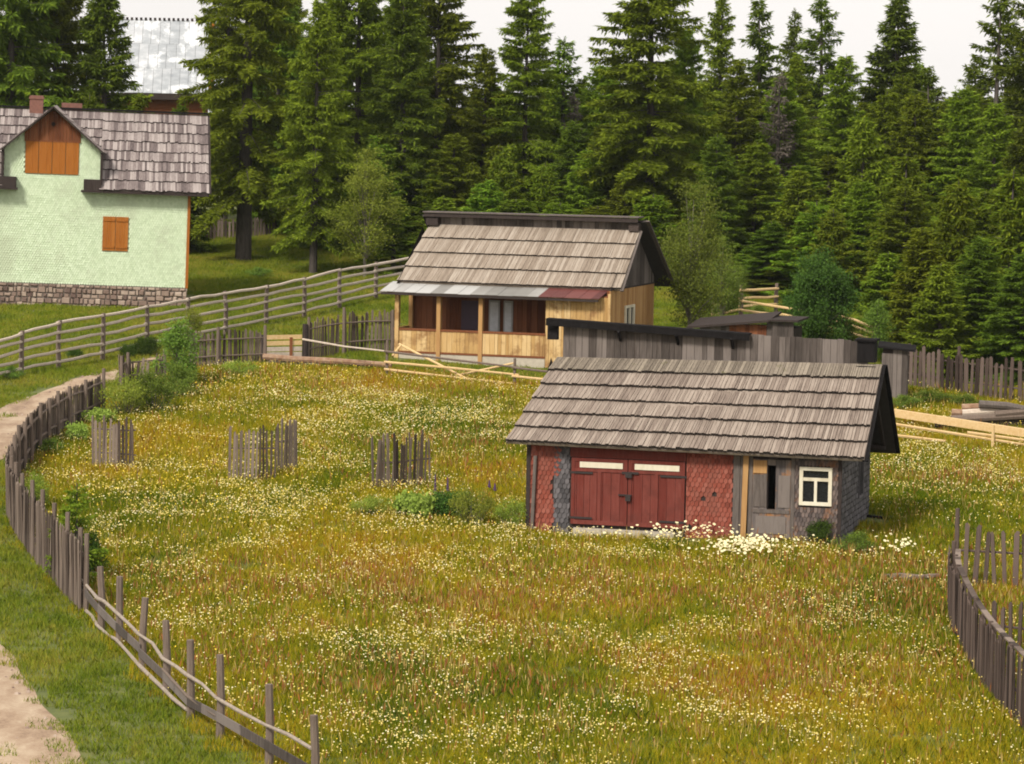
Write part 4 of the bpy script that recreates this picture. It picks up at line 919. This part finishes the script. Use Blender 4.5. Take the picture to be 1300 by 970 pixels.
def S(kind, i, px, D, top, wpx, label, group='named spruces of the forest edge', base=None): return tree_at(SP[kind][i % len(SP[kind])], px, D, top, wpx, 'spruce_tree', label, None, base)
T = [
 ('dense', 1, 10, 178, -230, 180, 'dense dark spruce at the left edge, rising behind the house chimney'),
 ('dense', 0, 68, 182, -150, 150, 'spruce behind the dormer apex, between edge spruce and the broad one'),
 ('dense', 1, 134, 180, -40, 135, 'broad dark spruce behind the mint house, left of the white tin roof'),
 ('yard', 0, 309, 174, -190, 190, 'tall airy spruce with bare lower trunk in the green yard'),
 ('yard', 1, 398, 169, 0, 118, 'spruce whose trunk stands right behind the pole fence'),
 ('airy', 1, 285, 196, -160, 100, 'tall loose spruce at the right end of the white tin roof'),
 ('dense', 1, 350, 188, -60, 130, 'spruce between the two yard trunks, half hidden behind them'),
 ('airy', 1, 452, 186, -120, 150, 'tall spruce directly behind the light green birch'),
 ('dense', 1, 510, 180, -30, 130, 'dark spruce between the birch and the left end of the cabin ridge'),
 ('airy', 0, 552, 190, -90, 140, 'tall dark topped spruce above the left end of the cabin ridge'),
 ('dense', 2, 608, 186, 60, 105, 'mid height spruce left of the ragged topped spruce'),
 ('airy', 1, 662, 186, -25, 120, 'ragged topped spruce standing alone against the sky gap'),
 ('spire', 1, 712, 198, 48, 75, 'small thin spire in the gap between ragged and big trunked spruce'),
 ('dense', 0, 748, 190, 80, 110, 'spruce filling the left flank of the big trunked spruce'),
 ('airy', 0, 826, 178, -120, 185, 'big spruce with long dark trunk above the cabin right end'),
 ('dense', 0, 868, 184, 30, 100, 'spruce pressed against the right flank of the big trunked spruce'),
 ('dense', 2, 908, 200, -6, 95, 'tall spruce right of the big trunked one, top touching the photo edge'),
 ('spire', 0, 964, 204, 0, 72, 'slim spire, first tall one right of the wide sky gap'),
 ('spire', 1, 1004, 212, 12, 52, 'thinnest faint spire between two taller skyline spruces'),
 ('spire', 0, 1042, 202, -2, 80, 'slim spire just left of the evenly conical dark spruce'),
 ('spire', 2, 1128, 205, -8, 92, 'evenly conical dark spruce standing highest against the open sky'),
 ('spire', 1, 1165, 212, 78, 60, 'low spire tucked at the right foot of the conical spruce'),
 ('spire', 0, 1226, 210, 72, 60, 'low spire under the open sky left of the twin edge spruces'),
 ('spire', 1, 1256, 190, -25, 85, 'left one of the twin dark spruces at the upper right edge'),
 ('spire', 0, 1296, 186, -40, 95, 'right one of the twin dark spruces cut by the right edge'),
 ('dense', 2, 932, 190, 75, 110, 'yellow green spruce under the tall spruce by the sky gap'),
 ('dense', 0, 985, 188, 95, 100, 'full spruce below the first slim spire'),
 ('dense', 2, 1068, 184, 70, 120, 'full spruce below and left of the conical spruce'),
 ('dense', 0, 1118, 180, 115, 105, 'spruce directly below the conical dark one'),
 ('dense', 2, 1165, 178, 120, 110, 'spruce right below the conical one, lit pale green'),
 ('dense', 0, 1210, 176, 110, 110, 'spruce below the open sky at the right'),
 ('dense', 2, 1262, 170, 130, 120, 'spruce in front of the twin edge spruces'),
 ('dense', 1, 1304, 162, 150, 120, 'spruce on the right edge at half height of the forest'),
 ('young', 0, 1092, 166, 150, 120, 'bright green pointed spruce above the round dark sapling'),
 ('young', 1, 1148, 158, 195, 120, 'bright green spruce in the second row above the outhouse'),
 ('young', 0, 1012, 166, 215, 105, 'green spruce rising left of the round dark sapling'),
 ('dense', 0, 955, 170, 180, 105, 'spruce above the yellow rails left of the shed'),
 ('dense', 1, 905, 168, 170, 100, 'shaded spruce directly behind the grey green willow'),
 ('young', 2, 1060, 157, 265, 90, 'small spruce peeking over the round dark sapling'),
 ('young', 1, 1216, 146, 225, 130, 'large bright spruce with drooping layers above the board fence'),
 ('young', 0, 1172, 141, 290, 115, 'spruce behind the outhouse roof at the forest front'),
 ('young', 1, 1282, 140, 215, 140, 'tall bright spruce at the front of the right edge'),
 ('dense', 1, 1246, 136, 300, 120, 'dark skirted spruce just behind the log pile fence'),
 ('young', 0, 1198, 134, 335, 110, 'low front spruce reaching down to the board fence'),
 ('dense', 1, 1302, 133, 320, 120, 'dark low spruce at the right edge over the board fence'),
 ('dead', 0, 985, 186, 92, 70, 'thin bare grey brown spruce among the green ones, below the first slim spire'),
 ('dead', 0, 728, 188, 118, 60, 'small bare twiggy spruce under the wide sky gap'),
 ('young', 2, 640, 176, 188, 80, 'light green young spruce behind the cabin ridge centre'),
 ('young', 0, 600, 178, 205, 75, 'young spruce behind the cabin ridge, left of the light green one'),
 ('young', 1, 690, 177, 205, 75, 'young spruce behind the cabin ridge, right of the light green one'),
 ('young', 0, 742, 178, 190, 85, 'young spruce behind the cabin, below the big trunked spruce'),
 ('young', 1, 552, 178, 215, 80, 'young spruce peeking over the left end of the cabin ridge'),
 ('young', 0, 792, 176, 215, 80, 'young spruce behind the right end of the cabin ridge'),
]
for k, i, px, D, top, wp, lb in T: S(k, i, px, D, top, wp * (1.7 if k == 'spire' else 1.08 if px > 420 else 1), lb)
# crowded trees behind, one look for all
FL = 'dark spruce crowded among its like deep in the forest'
rows = [(196, 42, 60, 150), (214, 48, 88, 140), (236, 40, 98, 135)]
for D, stp, t0, t1 in rows:
    px = -60 + rr(0, 20)
    while px < 1370:
        if not (60 < px < 295):
            top = rr(t0, t1) if px > 560 else rr(-30, 60)
            if 700 < px < 760: top = max(top, 100)
            k = random.choice(['spire', 'dense', 'airy', 'spire'] if px < 860 else ['spire', 'dense', 'spire', 'dense', 'dead' if D > 200 else 'dense']); tree_at(SP[k][random.randrange(len(SP[k]))], px, D + rr(-5, 5), top, rr(70, 115), 'spruce_tree', FL, 'spruces crowded deep in the forest')
        px += stp * rr(.75, 1.25)
# middle rows
ORD = 'first second third fourth fifth sixth seventh eighth ninth tenth eleventh twelfth thirteenth fourteenth'.split()
for D, a, b_, t0, t1, ph in [(178, 860, 1350, 160, 210, 'tier just under the right skyline'), (160, 980, 1350, 220, 290, 'middle tier above the outhouse and board fence'), (182, 430, 860, 150, 220, 'tier behind the cabin ridge spruces'), (148, 1130, 1360, 290, 340, 'low tier behind the board fence'), (176, 10, 230, 105, 140, 'low tier peeking over the house roof'), (164, 890, 1130, 280, 330, 'low tier behind the yellow rails'), (170, 500, 860, 225, 265, 'low tier touching the cabin ridge')]:
    px = a; k = 0
    while px < b_:
        tree_at(SP[random.choice(['young', 'dense'])][random.randrange(3)], px, D + rr(-4, 4), rr(t0, t1), rr(90, 130), 'spruce_tree', ORD[k] + ' green spruce from the left in the ' + ph, 'spruces hemmed in midway up the forest')
        px += rr(45, 65); k += 1
DEC = {
 'birch': leafy_mesh(20, 5.8, 1.25, 3.3, 2.5, 90, 150, .085, 'leafb', clump=.42, shape=lambda z: 1.05 - .55 * max(z, 0) ** 1.2, tr=.06),
 'willow': leafy_mesh(21, 5.0, 1.45, 2.7, 2.4, 100, 170, .085, 'leafo', clump=.42, shape=lambda z: 1.05 - .5 * max(z, 0) ** 1.3),
 'round': leafy_mesh(22, 3.4, 1.3, 1.8, 1.6, 110, 230, .10, 'leafd', clump=.38, shape=lambda z: 1.05 - .35 * max(z, 0)),
 'sap': leafy_mesh(23, 2.4, .62, 1.35, 1.05, 46, 110, .075, 'leafb', clump=.26, shape=lambda z: 1.1 - .6 * max(z, 0)),
 'sapg': leafy_mesh(24, 2.4, .62, 1.25, 1.1, 50, 120, .075, 'leafg', clump=.26, shape=lambda z: 1.1 - .7 * max(z, 0)),
 'bush': leafy_mesh(25, 1.2, .9, .55, .65, 34, 150, .07, 'leafg', clump=.26, trunk=False, shape=lambda z: 1 - .35 * max(z, 0)),
 'bushd': leafy_mesh(26, 1.2, .9, .5, .5, 60, 130, .085, 'leafd', clump=.28, trunk=False),
 'bushb': leafy_mesh(29, 1.2, .9, .55, .65, 30, 140, .065, 'leafb', clump=.24, trunk=False, shape=lambda z: 1 - .35 * max(z, 0)),
 'lime': leafy_mesh(27, .6, .7, .28, .24, 34, 60, .12, 'leafy', clump=.2, trunk=False),
 'bushc': leafy_mesh(28, 1.4, .55, .65, .6, 46, 120, .06, 'leafd', clump=.2, trunk=False, shape=lambda z: 1 - .4 * max(z, 0)),
}
def D_(kind, px, base, top, wpx, name, label, cat='tree', tn='trunk', group=None):
    g_ = G(px, base); pr = DEC[kind]; return place_tree(pr, g_, (base - top) / (F / g_.y) / pr[2], wpx / (F / g_.y) / (2 * pr[3]) * .92, rr(0, 6), name, label, cat, group, tn, 'crown' if tn == 'trunk' else 'foliage')
D_('birch', 463, 352, 188, 92, 'birch_tree', 'light yellow green birch beside the yard spruces, left of the cabin')
D_('willow', 874, 445, 232, 100, 'willow_tree', 'grey green willow at the right gable of the cabin')
D_('willow', 915, 425, 300, 60, 'willow_tree', 'smaller pale willow between the gable willow and the yellow rails')
D_('round', 1042, 446, 318, 90, 'maple_sapling', 'round dark green leafy sapling behind the barn ridge')
D_('sapg', 1112, 462, 378, 42, 'leafy_sapling', 'slim bright green sapling right of the round dark one')
D_('sapg', 1072, 440, 400, 40, 'leafy_sapling', 'low green sapling under the yellow rails')
D_('sapg', 226, 492, 402, 62, 'leafy_sapling', 'yellow green sapling in front of the picket fence, below the house corner')
D_('sap', 243, 440, 385, 26, 'leafy_sapling', 'thin pale sapling by the pole fence at the house corner')
bs = 'stems'
for a in [('bush', 196, 522, 468, 80, 'light green bush at the foot of the yellow green sapling'), ('bushb', 160, 528, 470, 74, 'olive bush over the gap in the winding fence'), ('bush', 225, 505, 458, 60, 'bright bush right of the sapling foot'),
          ('bushd', 186, 452, 424, 34, 'small dark bush against the pole fence'), ('bushd', 164, 454, 434, 26, 'smaller dark tuft left of the dark bush on the pole fence'), ('bush', 12, 482, 464, 40, 'low green bush at the left edge under the pole fence'), ('bushd', 95, 455, 441, 22, 'tiny dark tuft behind the pole fence'),
          ('bushb', 305, 478, 454, 52, 'grey green bush before the pickets near the small gate'), ('lime', 98, 562, 538, 34, 'lime green broad leaved plant inside the winding fence'), ('lime', 128, 538, 520, 50, 'upper lime green plant by the winding fence'), ('bush', 62, 575, 555, 50, 'low bush by the posts of the winding fence'),
          ('bushb', 42, 650, 590, 60, 'weedy green bush inside the bend of the winding fence'), ('bushb', 470, 655, 625, 60, 'faint olive bush left of the lime bush'),
          ('lime', 526, 658, 626, 64, 'lime green bush in front of the fourth picket panel'), ('bushd', 572, 658, 618, 72, 'dark green leafy bush right of the lime bush'), ('bushb', 648, 672, 625, 50, 'dull bush against the left wall of the barn'), ('bushb', 600, 668, 612, 66, 'olive bush between the dark bush and the barn'),
          ('bushc', 1042, 694, 654, 40, 'small dark green bush below the white framed window'), ('bushd', 105, 735, 668, 56, 'dark green bush at the end of the pickets, lower left'), ('bush', 1185, 512, 494, 80, 'bright weeds at the foot of the board fence'), ('bush', 1150, 518, 500, 50, 'green weeds beside the outhouse'), ('bush', 1225, 518, 500, 50, 'green weeds just left of the log pile'),
          ('bush', 1085, 705, 672, 60, 'tall green grass clump at the barn corner'), ('bushb', 868, 446, 412, 50, 'olive bush at the foot of the gable willow'), ('bush', 905, 432, 404, 60, 'green bush left of the shed roof'), ('bushd', 990, 428, 398, 60, 'dark bush between the yellow rails and the round sapling'), ('bush', 960, 408, 385, 44, 'bush just above the yellow rails'), ('bushd', 925, 398, 368, 60, 'dark bush against the dim forest hut'), ('bushd', 1012, 402, 372, 50, 'dark bush above the right end of the yellow rails'),
          ('bush', 330, 352, 338, 40, 'low weeds at the foot of the tall airy spruce')]:
    D_(a[0], a[1], a[2], a[3], a[4], 'bush', a[5], 'bush', bs)
# small fir lower left
g_ = G(97, 738); pr = spruce_mesh(31, 2.7, .75, .25, 1.6, .1, ('youngn', 'needle2'), gaps=.35, spray=.13, newp=.5, power=.9)
place_tree(pr, g_, (738 - 612) / (F / g_.y) / 2.7, 1.0, 1, 'spruce_tree', 'tiny light green fir behind the end of the picket fence', 'tree')
# lupins
for k, (px, by, ty) in enumerate([(552, 648, 602), (568, 640, 606), (621, 628, 610), (628, 632, 614)]):
    g_ = G(px, by); h = (by - ty) / (F / g_.y); f = MB(); f.tube([(0, 0, 0), (0, 0, h * .6)], [.012, .01], 5); pl_ = empty('lupin', g_, 0, ['tall purple lupin at the right edge of the fourth picket panel', 'purple lupin above the dark bush', 'small purple lupin left of the barn, nearer the bush', 'small purple lupin left of the barn, nearer the wall'][k], 'flower', 'purple lupins')
    f.build('stem', M['leafg'], pl_); f = MB()
    for j in range(26):
        a = j * 2.4; z = h * (.5 + .5 * j / 26); r_ = .045 * (1.1 - j / 26); f.tube([(0, 0, z), (math.cos(a) * r_, math.sin(a) * r_, z + .02)], [.012, .02], 5)
    if k == 0: M['lupin'] = plain('lupin_purple', (.09, .04, .12), .8)
    f.build('blossom', M['lupin'], pl_)

# ---------------------------------------------------------------- grass and flowers
def grassmat(name, stops, sc1, sc2, trans=.25):
    m, nt, p = newmat(name); nt.nodes.remove(p); out = [n for n in nt.nodes if n.type == 'OUTPUT_MATERIAL'][0]
    g = N(nt, 'ShaderNodeNewGeometry'); mp = N(nt, 'ShaderNodeMapping'); mp.inputs['Scale'].default_value = (1, .55, 0); nt.links.new(g.outputs['Position'], mp.inputs['Vector'])
    a = noise(nt, mp.outputs[0], sc1, 4, .6); b = noise(nt, mp.outputs[0], sc2, 4, .65)
    v = math_(nt, 'ADD', math_(nt, 'MULTIPLY', a, .62), math_(nt, 'MULTIPLY', b, .3)); v = math_(nt, 'ADD', v, math_(nt, 'MULTIPLY', g.outputs['Random Per Island'], .22)); v = math_(nt, 'ADD', v, -.07)
    c = ramp(nt, v, stops)
    d = N(nt, 'ShaderNodeBsdfDiffuse'); tr = N(nt, 'ShaderNodeBsdfTranslucent'); ms = N(nt, 'ShaderNodeMixShader'); ms.inputs[0].default_value = trans
    nt.links.new(c, d.inputs['Color']); nt.links.new(c, tr.inputs['Color']); nt.links.new(d.outputs[0], ms.inputs[1]); nt.links.new(tr.outputs[0], ms.inputs[2]); nt.links.new(ms.outputs[0], out.inputs['Surface'])
    return m
M['mead'] = grassmat('meadow_grass', [(.34, (.08, .135, .007)), (.44, (.19, .22, .011)), (.52, (.38, .325, .016)), (.61, (.48, .34, .022)), (.71, (.38, .15, .015))], .13, .7)
M['lawn'] = grassmat('lawn_grass', [(.28, (.08, .13, .011)), (.42, (.15, .205, .017)), (.55, (.25, .275, .028)), (.7, (.36, .30, .055))], .3, 1.2)
def vnoise(x, y, s, seed):
    g = np.random.default_rng(seed); K_ = 128; T_ = g.random((K_, K_)); u = x / s + 500; v = y / s + 500; i = np.floor(u).astype(int); j = np.floor(v).astype(int); fu = u - i; fv = v - j; fu = fu * fu * (3 - 2 * fu); fv = fv * fv * (3 - 2 * fv)
    q = lambda a, b: T_[a % K_, b % K_]; return (q(i, j) * (1 - fu) + q(i + 1, j) * fu) * (1 - fv) + (q(i, j + 1) * (1 - fu) + q(i + 1, j + 1) * fu) * fv
def patch(seed, n, size, h0, h1, wd, mat):
    g = np.random.default_rng(seed); P = np.stack([g.uniform(-size / 2, size / 2, n), g.uniform(-size / 2, size / 2, n), np.full(n, -.04)], -1)
    az = g.uniform(0, 6.283, n); ln = g.uniform(h0, h1, n); lean = g.normal(0, .28, (n, 2)); tip = P + np.stack([lean[:, 0] * ln, lean[:, 1] * ln, ln], -1); mid = P + np.stack([lean[:, 0] * ln * .3, lean[:, 1] * ln * .3, ln * .6], -1)
    s = np.stack([np.cos(az), np.sin(az), 0 * az], -1) * wd / 2
    V = np.stack([P - s, P + s, mid + s * .9, tip, mid - s * .9], 1).reshape(-1, 3); return np_mesh('patch', V, np.arange(len(V)).reshape(-1, 5), [mat])
def scatter(name, pts, rot, scl, meshes, label, cat):
    pc = bpy.data.collections.new(name + '_tufts')
    for i, me in enumerate(meshes): pc.objects.link(bpy.data.objects.new('tuft', me))
    me = bpy.data.meshes.new(name); me.vertices.add(len(pts)); me.vertices.foreach_set('co', np.asarray(pts, np.float32).ravel())
    a = me.attributes.new('rz', 'FLOAT', 'POINT'); a.data.foreach_set('value', np.asarray(rot, np.float32)); a = me.attributes.new('sc', 'FLOAT', 'POINT'); a.data.foreach_set('value', np.asarray(scl, np.float32))
    o = bpy.data.objects.new(name, me); COL.objects.link(o); tag(o, label, cat, kind='stuff')
    ng = bpy.data.node_groups.new(name, 'GeometryNodeTree'); ng.interface.new_socket('Geometry', in_out='INPUT', socket_type='NodeSocketGeometry'); ng.interface.new_socket('Geometry', in_out='OUTPUT', socket_type='NodeSocketGeometry')
    gi = ng.nodes.new('NodeGroupInput'); go = ng.nodes.new('NodeGroupOutput'); ip = ng.nodes.new('GeometryNodeInstanceOnPoints'); ci = ng.nodes.new('GeometryNodeCollectionInfo'); ci.inputs['Collection'].default_value = pc; ci.inputs['Separate Children'].default_value = True; ci.inputs['Reset Children'].default_value = True
    ip.inputs['Pick Instance'].default_value = True
    r1 = ng.nodes.new('GeometryNodeInputNamedAttribute'); r1.data_type = 'FLOAT'; r1.inputs['Name'].default_value = 'rz'; s1 = ng.nodes.new('GeometryNodeInputNamedAttribute'); s1.data_type = 'FLOAT'; s1.inputs['Name'].default_value = 'sc'
    cx_ = ng.nodes.new('ShaderNodeCombineXYZ'); ng.links.new(r1.outputs['Attribute'], cx_.inputs['Z']); cz = ng.nodes.new('ShaderNodeCombineXYZ'); cz.inputs['X'].default_value = 1; cz.inputs['Y'].default_value = 1; ng.links.new(s1.outputs['Attribute'], cz.inputs['Z'])
    ng.links.new(gi.outputs[0], ip.inputs['Points']); ng.links.new(ci.outputs[0], ip.inputs['Instance']); ng.links.new(cx_.outputs[0], ip.inputs['Rotation']); ng.links.new(cz.outputs[0], ip.inputs['Scale']); ng.links.new(ip.outputs[0], go.inputs[0])
    md = o.modifiers.new('scatter', 'NODES'); md.node_group = ng
    return o
# meadow outline (world xy) from the fence feet
MPOLY = np.array([list(G(*q).xy) for q in [(500, 470), (390, 466), (240, 470), (150, 500), (125, 528), (84, 550), (56, 570), (32, 598), (18, 628), (12, 652), (20, 672), (35, 695), (68, 735), (108, 778), (152, 825), (211, 886), (279, 940), (341, 978), (400, 1015)]] + [[-2, 66], [16, 66], [24, 85], [26, 110], [24, 131], [16, 132], [12, 128], [3, 131]])
def inpoly(x, y, poly):
    r_ = np.zeros(x.shape, bool); j = len(poly) - 1
    for i in range(len(poly)):
        xi, yi = poly[i]; xj, yj = poly[j]; c = ((yi > y) != (yj > y)) & (x < (xj - xi) * (y - yi) / (yj - yi + 1e-12) + xi); r_ ^= c; j = i
    return r_
def clear_of_buildings(x, y, mg=0.0):
    ok = np.ones(x.shape, bool)
    for root_, (x0, x1, y0, y1) in ((barn, (-8.95, 0, .05, 5.1)), (cab, (-8.65, 0, 0, 6.1)), (gh, (-11.5, 0, 0, 7))):
        lx, ly = root_.location.x, root_.location.y; a = root_.rotation_euler.z; dx, dy = x - lx, y - ly; u = dx * math.cos(a) + dy * math.sin(a); v = -dx * math.sin(a) + dy * math.cos(a)
        ok &= ~((u > x0 - mg) & (u < x1 + mg) & (v > y0 - mg) & (v < y1 + mg))
    return ok
st = .8; gx, gy = np.meshgrid(np.arange(-36, 38, st), np.arange(64, 196, st)); gx = gx.ravel() + RNG.uniform(-.25, .25, gx.size); gy = gy.ravel() + RNG.uniform(-.25, .25, gy.size)
vis = np.abs(gx) < gy * .155 + 3; gx, gy = gx[vis], gy[vis]
ok = clear_of_buildings(gx, gy, .35); gx, gy = gx[ok], gy[ok]; pdn = path_dist(gx, gy); inm = inpoly(gx, gy, MPOLY)
a = inm & (pdn > .3); nA = a.sum()
scatter('meadow_grass', np.stack([gx[a], gy[a], Hn(gx[a], gy[a])], -1), RNG.uniform(0, 6.28, nA), RNG.uniform(.7, 1.25, nA) * (1 - .0 * gx[a]), [patch(i, 560, 1.15, .09, .28, .011, M['mead']) for i in range(5)], 'tall flowering yellow green meadow grass', 'grass')
a = (~inm) & (pdn > RNG.uniform(-.35, .35, gx.size)) & (vnoise(gx, gy, .9, 9) > .0) ; nA = a.sum()
scatter('lawn_grass', np.stack([gx[a], gy[a], Hn(gx[a], gy[a])], -1), RNG.uniform(0, 6.28, nA), RNG.uniform(.7, 1.3, nA), [patch(10 + i, 420, 1.15, .06, .2, .016, M['lawn']) for i in range(5)], 'short green grass of the yard and verge', 'grass')
# flower density (world blobs)
def blobs(x, y, L_):
    v = np.zeros(x.shape)
    for px, py, rx, ry_, a_ in L_:
        c = G(px, py); v += a_ * np.exp(-((x - c.x) / rx) ** 2 - ((y - c.y) / ry_) ** 2)
    return v
def flowers(name, n, rad, mats, dens, z0, z1, label, seed, spike=False):
    g = np.random.default_rng(seed); x = g.uniform(-20, 22, n * 6); y = g.uniform(66, 140, n * 6); k = inpoly(x, y, MPOLY) & (np.abs(x) < y * .15 + 1.5) & clear_of_buildings(x, y, .35); x, y = x[k], y[k]
    d = dens(x, y) * (.85 if not spike else 1); k = g.random(len(x)) < d; x, y = x[k][:n], y[k][:n]; n = len(x); z = Hn(x, y) + g.uniform(z0, z1, n)
    P = np.stack([x, y, z], -1)
    if spike:
        az = g.uniform(0, 6.28, n); s = np.stack([np.cos(az), np.sin(az), 0 * az], -1) * rad; h = g.uniform(.12, .28, n); tp = P + np.stack([g.normal(0, .04, n), g.normal(0, .04, n), h], -1)
        V = np.stack([P - s * .5, P + s * .5, (P + tp) / 2 + s, tp, (P + tp) / 2 - s], 1).reshape(-1, 3); K_ = 5
    else:
        nr = unit(g.normal(0, .45, (n, 3)) + [0, -.35, 1]); t1 = unit(np.cross(nr, [1, .1, 0])); t2 = np.cross(nr, t1); r_ = (rad * g.uniform(.65, 1.25, n))[:, None]; K_ = 6
        V = np.stack([P + (t1 * math.cos(a) + t2 * math.sin(a)) * r_ for a in np.arange(6) * math.pi / 3], 1).reshape(-1, 3)
    me = np_mesh(name, V, np.arange(len(V)).reshape(-1, K_), mats, g.integers(0, len(mats), n)); o = bpy.data.objects.new(name, me); COL.objects.link(o); tag(o, label, 'flowers', kind='stuff'); return n
M['petal'] = plain('white_petals', (.70, .62, .36), .8, 0, .1); M['petaly'] = plain('cream_yellow_petals', (.62, .49, .13), .8, 0, .2); M['yel'] = plain('yellow_petals', (.70, .50, .03), .8, 0, .2); M['sorrel'] = plain('sorrel_seed', (.23, .075, .013), .9, 0, .4); M['straw'] = plain('straw_seed', (.36, .25, .07), .9, 0, .4)
def dW(x, y):
    v = blobs(x, y, [(350, 520, 8, 9, .8), (250, 620, 7, 6, .8), (500, 660, 7, 5, .75), (560, 540, 7, 7, .7), (450, 700, 9, 4, .7), (250, 700, 5, 5, .7), (850, 780, 7, 4, .5), (700, 830, 9, 4, .6), (400, 820, 8, 4, .45), (1180, 560, 4, 6, .8), (1150, 620, 4, 4, .6), (750, 690, 5, 2.2, .8), (930, 700, 4, 2, .6), (1050, 790, 5, 3, .35), (1250, 600, 4, 5, .4), (900, 920, 8, 4, .45), (500, 930, 8, 4, .5)])
    nn = vnoise(x, y, 1.7, 1); n2 = vnoise(x, y, .7, 2); return np.clip((v * 1.1 + .08) * np.clip(nn * 2.5 - .6, 0.06, 1) * np.clip(n2 * 2 - .3, .15, 1), 0, 1)
flowers('daisies', 62000, .018, [M['petal'], M['petaly'], M['petaly']], dW, .20, .34, 'small white and cream daisies speckling the meadow', 1)
flowers('buttercups', 16000, .019, [M['yel'], M['petaly']], lambda x, y: np.clip((blobs(x, y, [(330, 480, 6, 6, .9), (250, 600, 5, 9, .6), (400, 650, 9, 9, .4)]) + .15) * np.clip(vnoise(x, y, 2.2, 3) * 2 - .4, .05, 1), 0, 1), .2, .32, 'small yellow buttercups scattered in the meadow', 2)
flowers('sorrel', 26000, .013, [M['sorrel'], M['sorrel'], M['straw']], lambda x, y: np.clip(blobs(x, y, [(400, 745, 9, 2.5, .6), (700, 760, 8, 3, .8), (950, 765, 7, 3.5, .9), (1130, 720, 3, 3, .7), (1210, 605, 2.2, 2.2, 1.2), (560, 600, 3, 2.5, .7), (410, 490, 6, 3, .5), (580, 565, 4, 2, .5), (850, 860, 9, 4, .5), (380, 860, 8, 4, .5), (1050, 850, 5, 5, .5)]) * np.clip(vnoise(x, y, 1.6, 4) * 2.2 - .3, 0.03, 1) + .05, 0, 1), .05, .24, 'reddish brown sorrel spikes in patches of the meadow', 3, True)
flowers('straw_heads', 9000, .009, [M['straw']], lambda x, y: np.clip(.5 * vnoise(x, y, 3, 5) + .2 * vnoise(x, y, .8, 6), 0, 1), .12, .26, 'straw coloured grass seed heads over the meadow', 5, True)
# bright daisy clumps by the barn
def clump(px, py, rx, ry_, n, label, seed):
    g = np.random.default_rng(seed); c = G(px, py); x = c.x + g.normal(0, rx, n); y = c.y + g.normal(0, ry_, n); P = np.stack([x, y, Hn(x, y) + g.uniform(.25, .55, n)], -1)
    nr = unit(g.normal(0, .3, (n, 3)) + [0, -.6, 1]); t1 = unit(np.cross(nr, [1, .1, 0])); t2 = np.cross(nr, t1); r_ = (.04 * g.uniform(.7, 1.3, n))[:, None]
    V = np.stack([P + (t1 * math.cos(a) + t2 * math.sin(a)) * r_ for a in np.arange(6) * math.pi / 3], 1).reshape(-1, 3)
    me = np_mesh('daisy_clump', V, np.arange(len(V)).reshape(-1, 6), [M['petal']]); o = bpy.data.objects.new('daisy_clump', me); COL.objects.link(o); tag(o, label, 'flowers', kind='stuff')
clump(948, 708, .65, .4, 220, 'thick clump of big white daisies before the narrow barn door', 1)
clump(1142, 708, .35, .4, 40, 'loose clump of white daisies right of the barn corner', 2)
clump(870, 690, .9, .4, 90, 'scattered big daisies before the double doors', 3)

# ---------------------------------------------------------------- thin air over the valley
m = bpy.data.materials.new('thin_air'); m.use_nodes = True; nt_ = m.node_tree; nt_.nodes.clear()
out = nt_.nodes.new('ShaderNodeOutputMaterial'); pv = nt_.nodes.new('ShaderNodeVolumePrincipled'); pv.inputs['Density'].default_value = .00007; pv.inputs['Color'].default_value = (.86, .90, .92, 1); pv.inputs['Anisotropy'].default_value = .2
nt_.links.new(pv.outputs[0], out.inputs['Volume'])
f = MB(); f.box(-1510, 1510, -210, 2010, -60, 31); o = f.build('haze', m); tag(o, 'thin pale air softening the far spruces', 'haze', kind='stuff')
sc.cycles.volume_bounces = 0

f = MB(); n = 0
while n < 260:
    a = PS[random.randrange(len(PS))]; x = a[0] + rr(-.5, .5) * a[2] * 1.05; y = a[1] + rr(-.8, .8); q = rr(.02, .06); z = H(x, y) + .03; n += 1
    f.hexa([(x - q, y - q, z), (x + q, y - q * .8, z), (x + q * .9, y + q, z), (x - q, y + q * .8, z)], [(x - q * .5, y - q * .6, z + q * .9), (x + q * .6, y - q * .4, z + q * .8), (x + q * .4, y + q * .5, z + q), (x - q * .5, y + q * .5, z + q * .8)])
o = f.build('pebbles', M['stone']); tag(o, 'small loose stones on the sandy track', 'stones', kind='stuff')
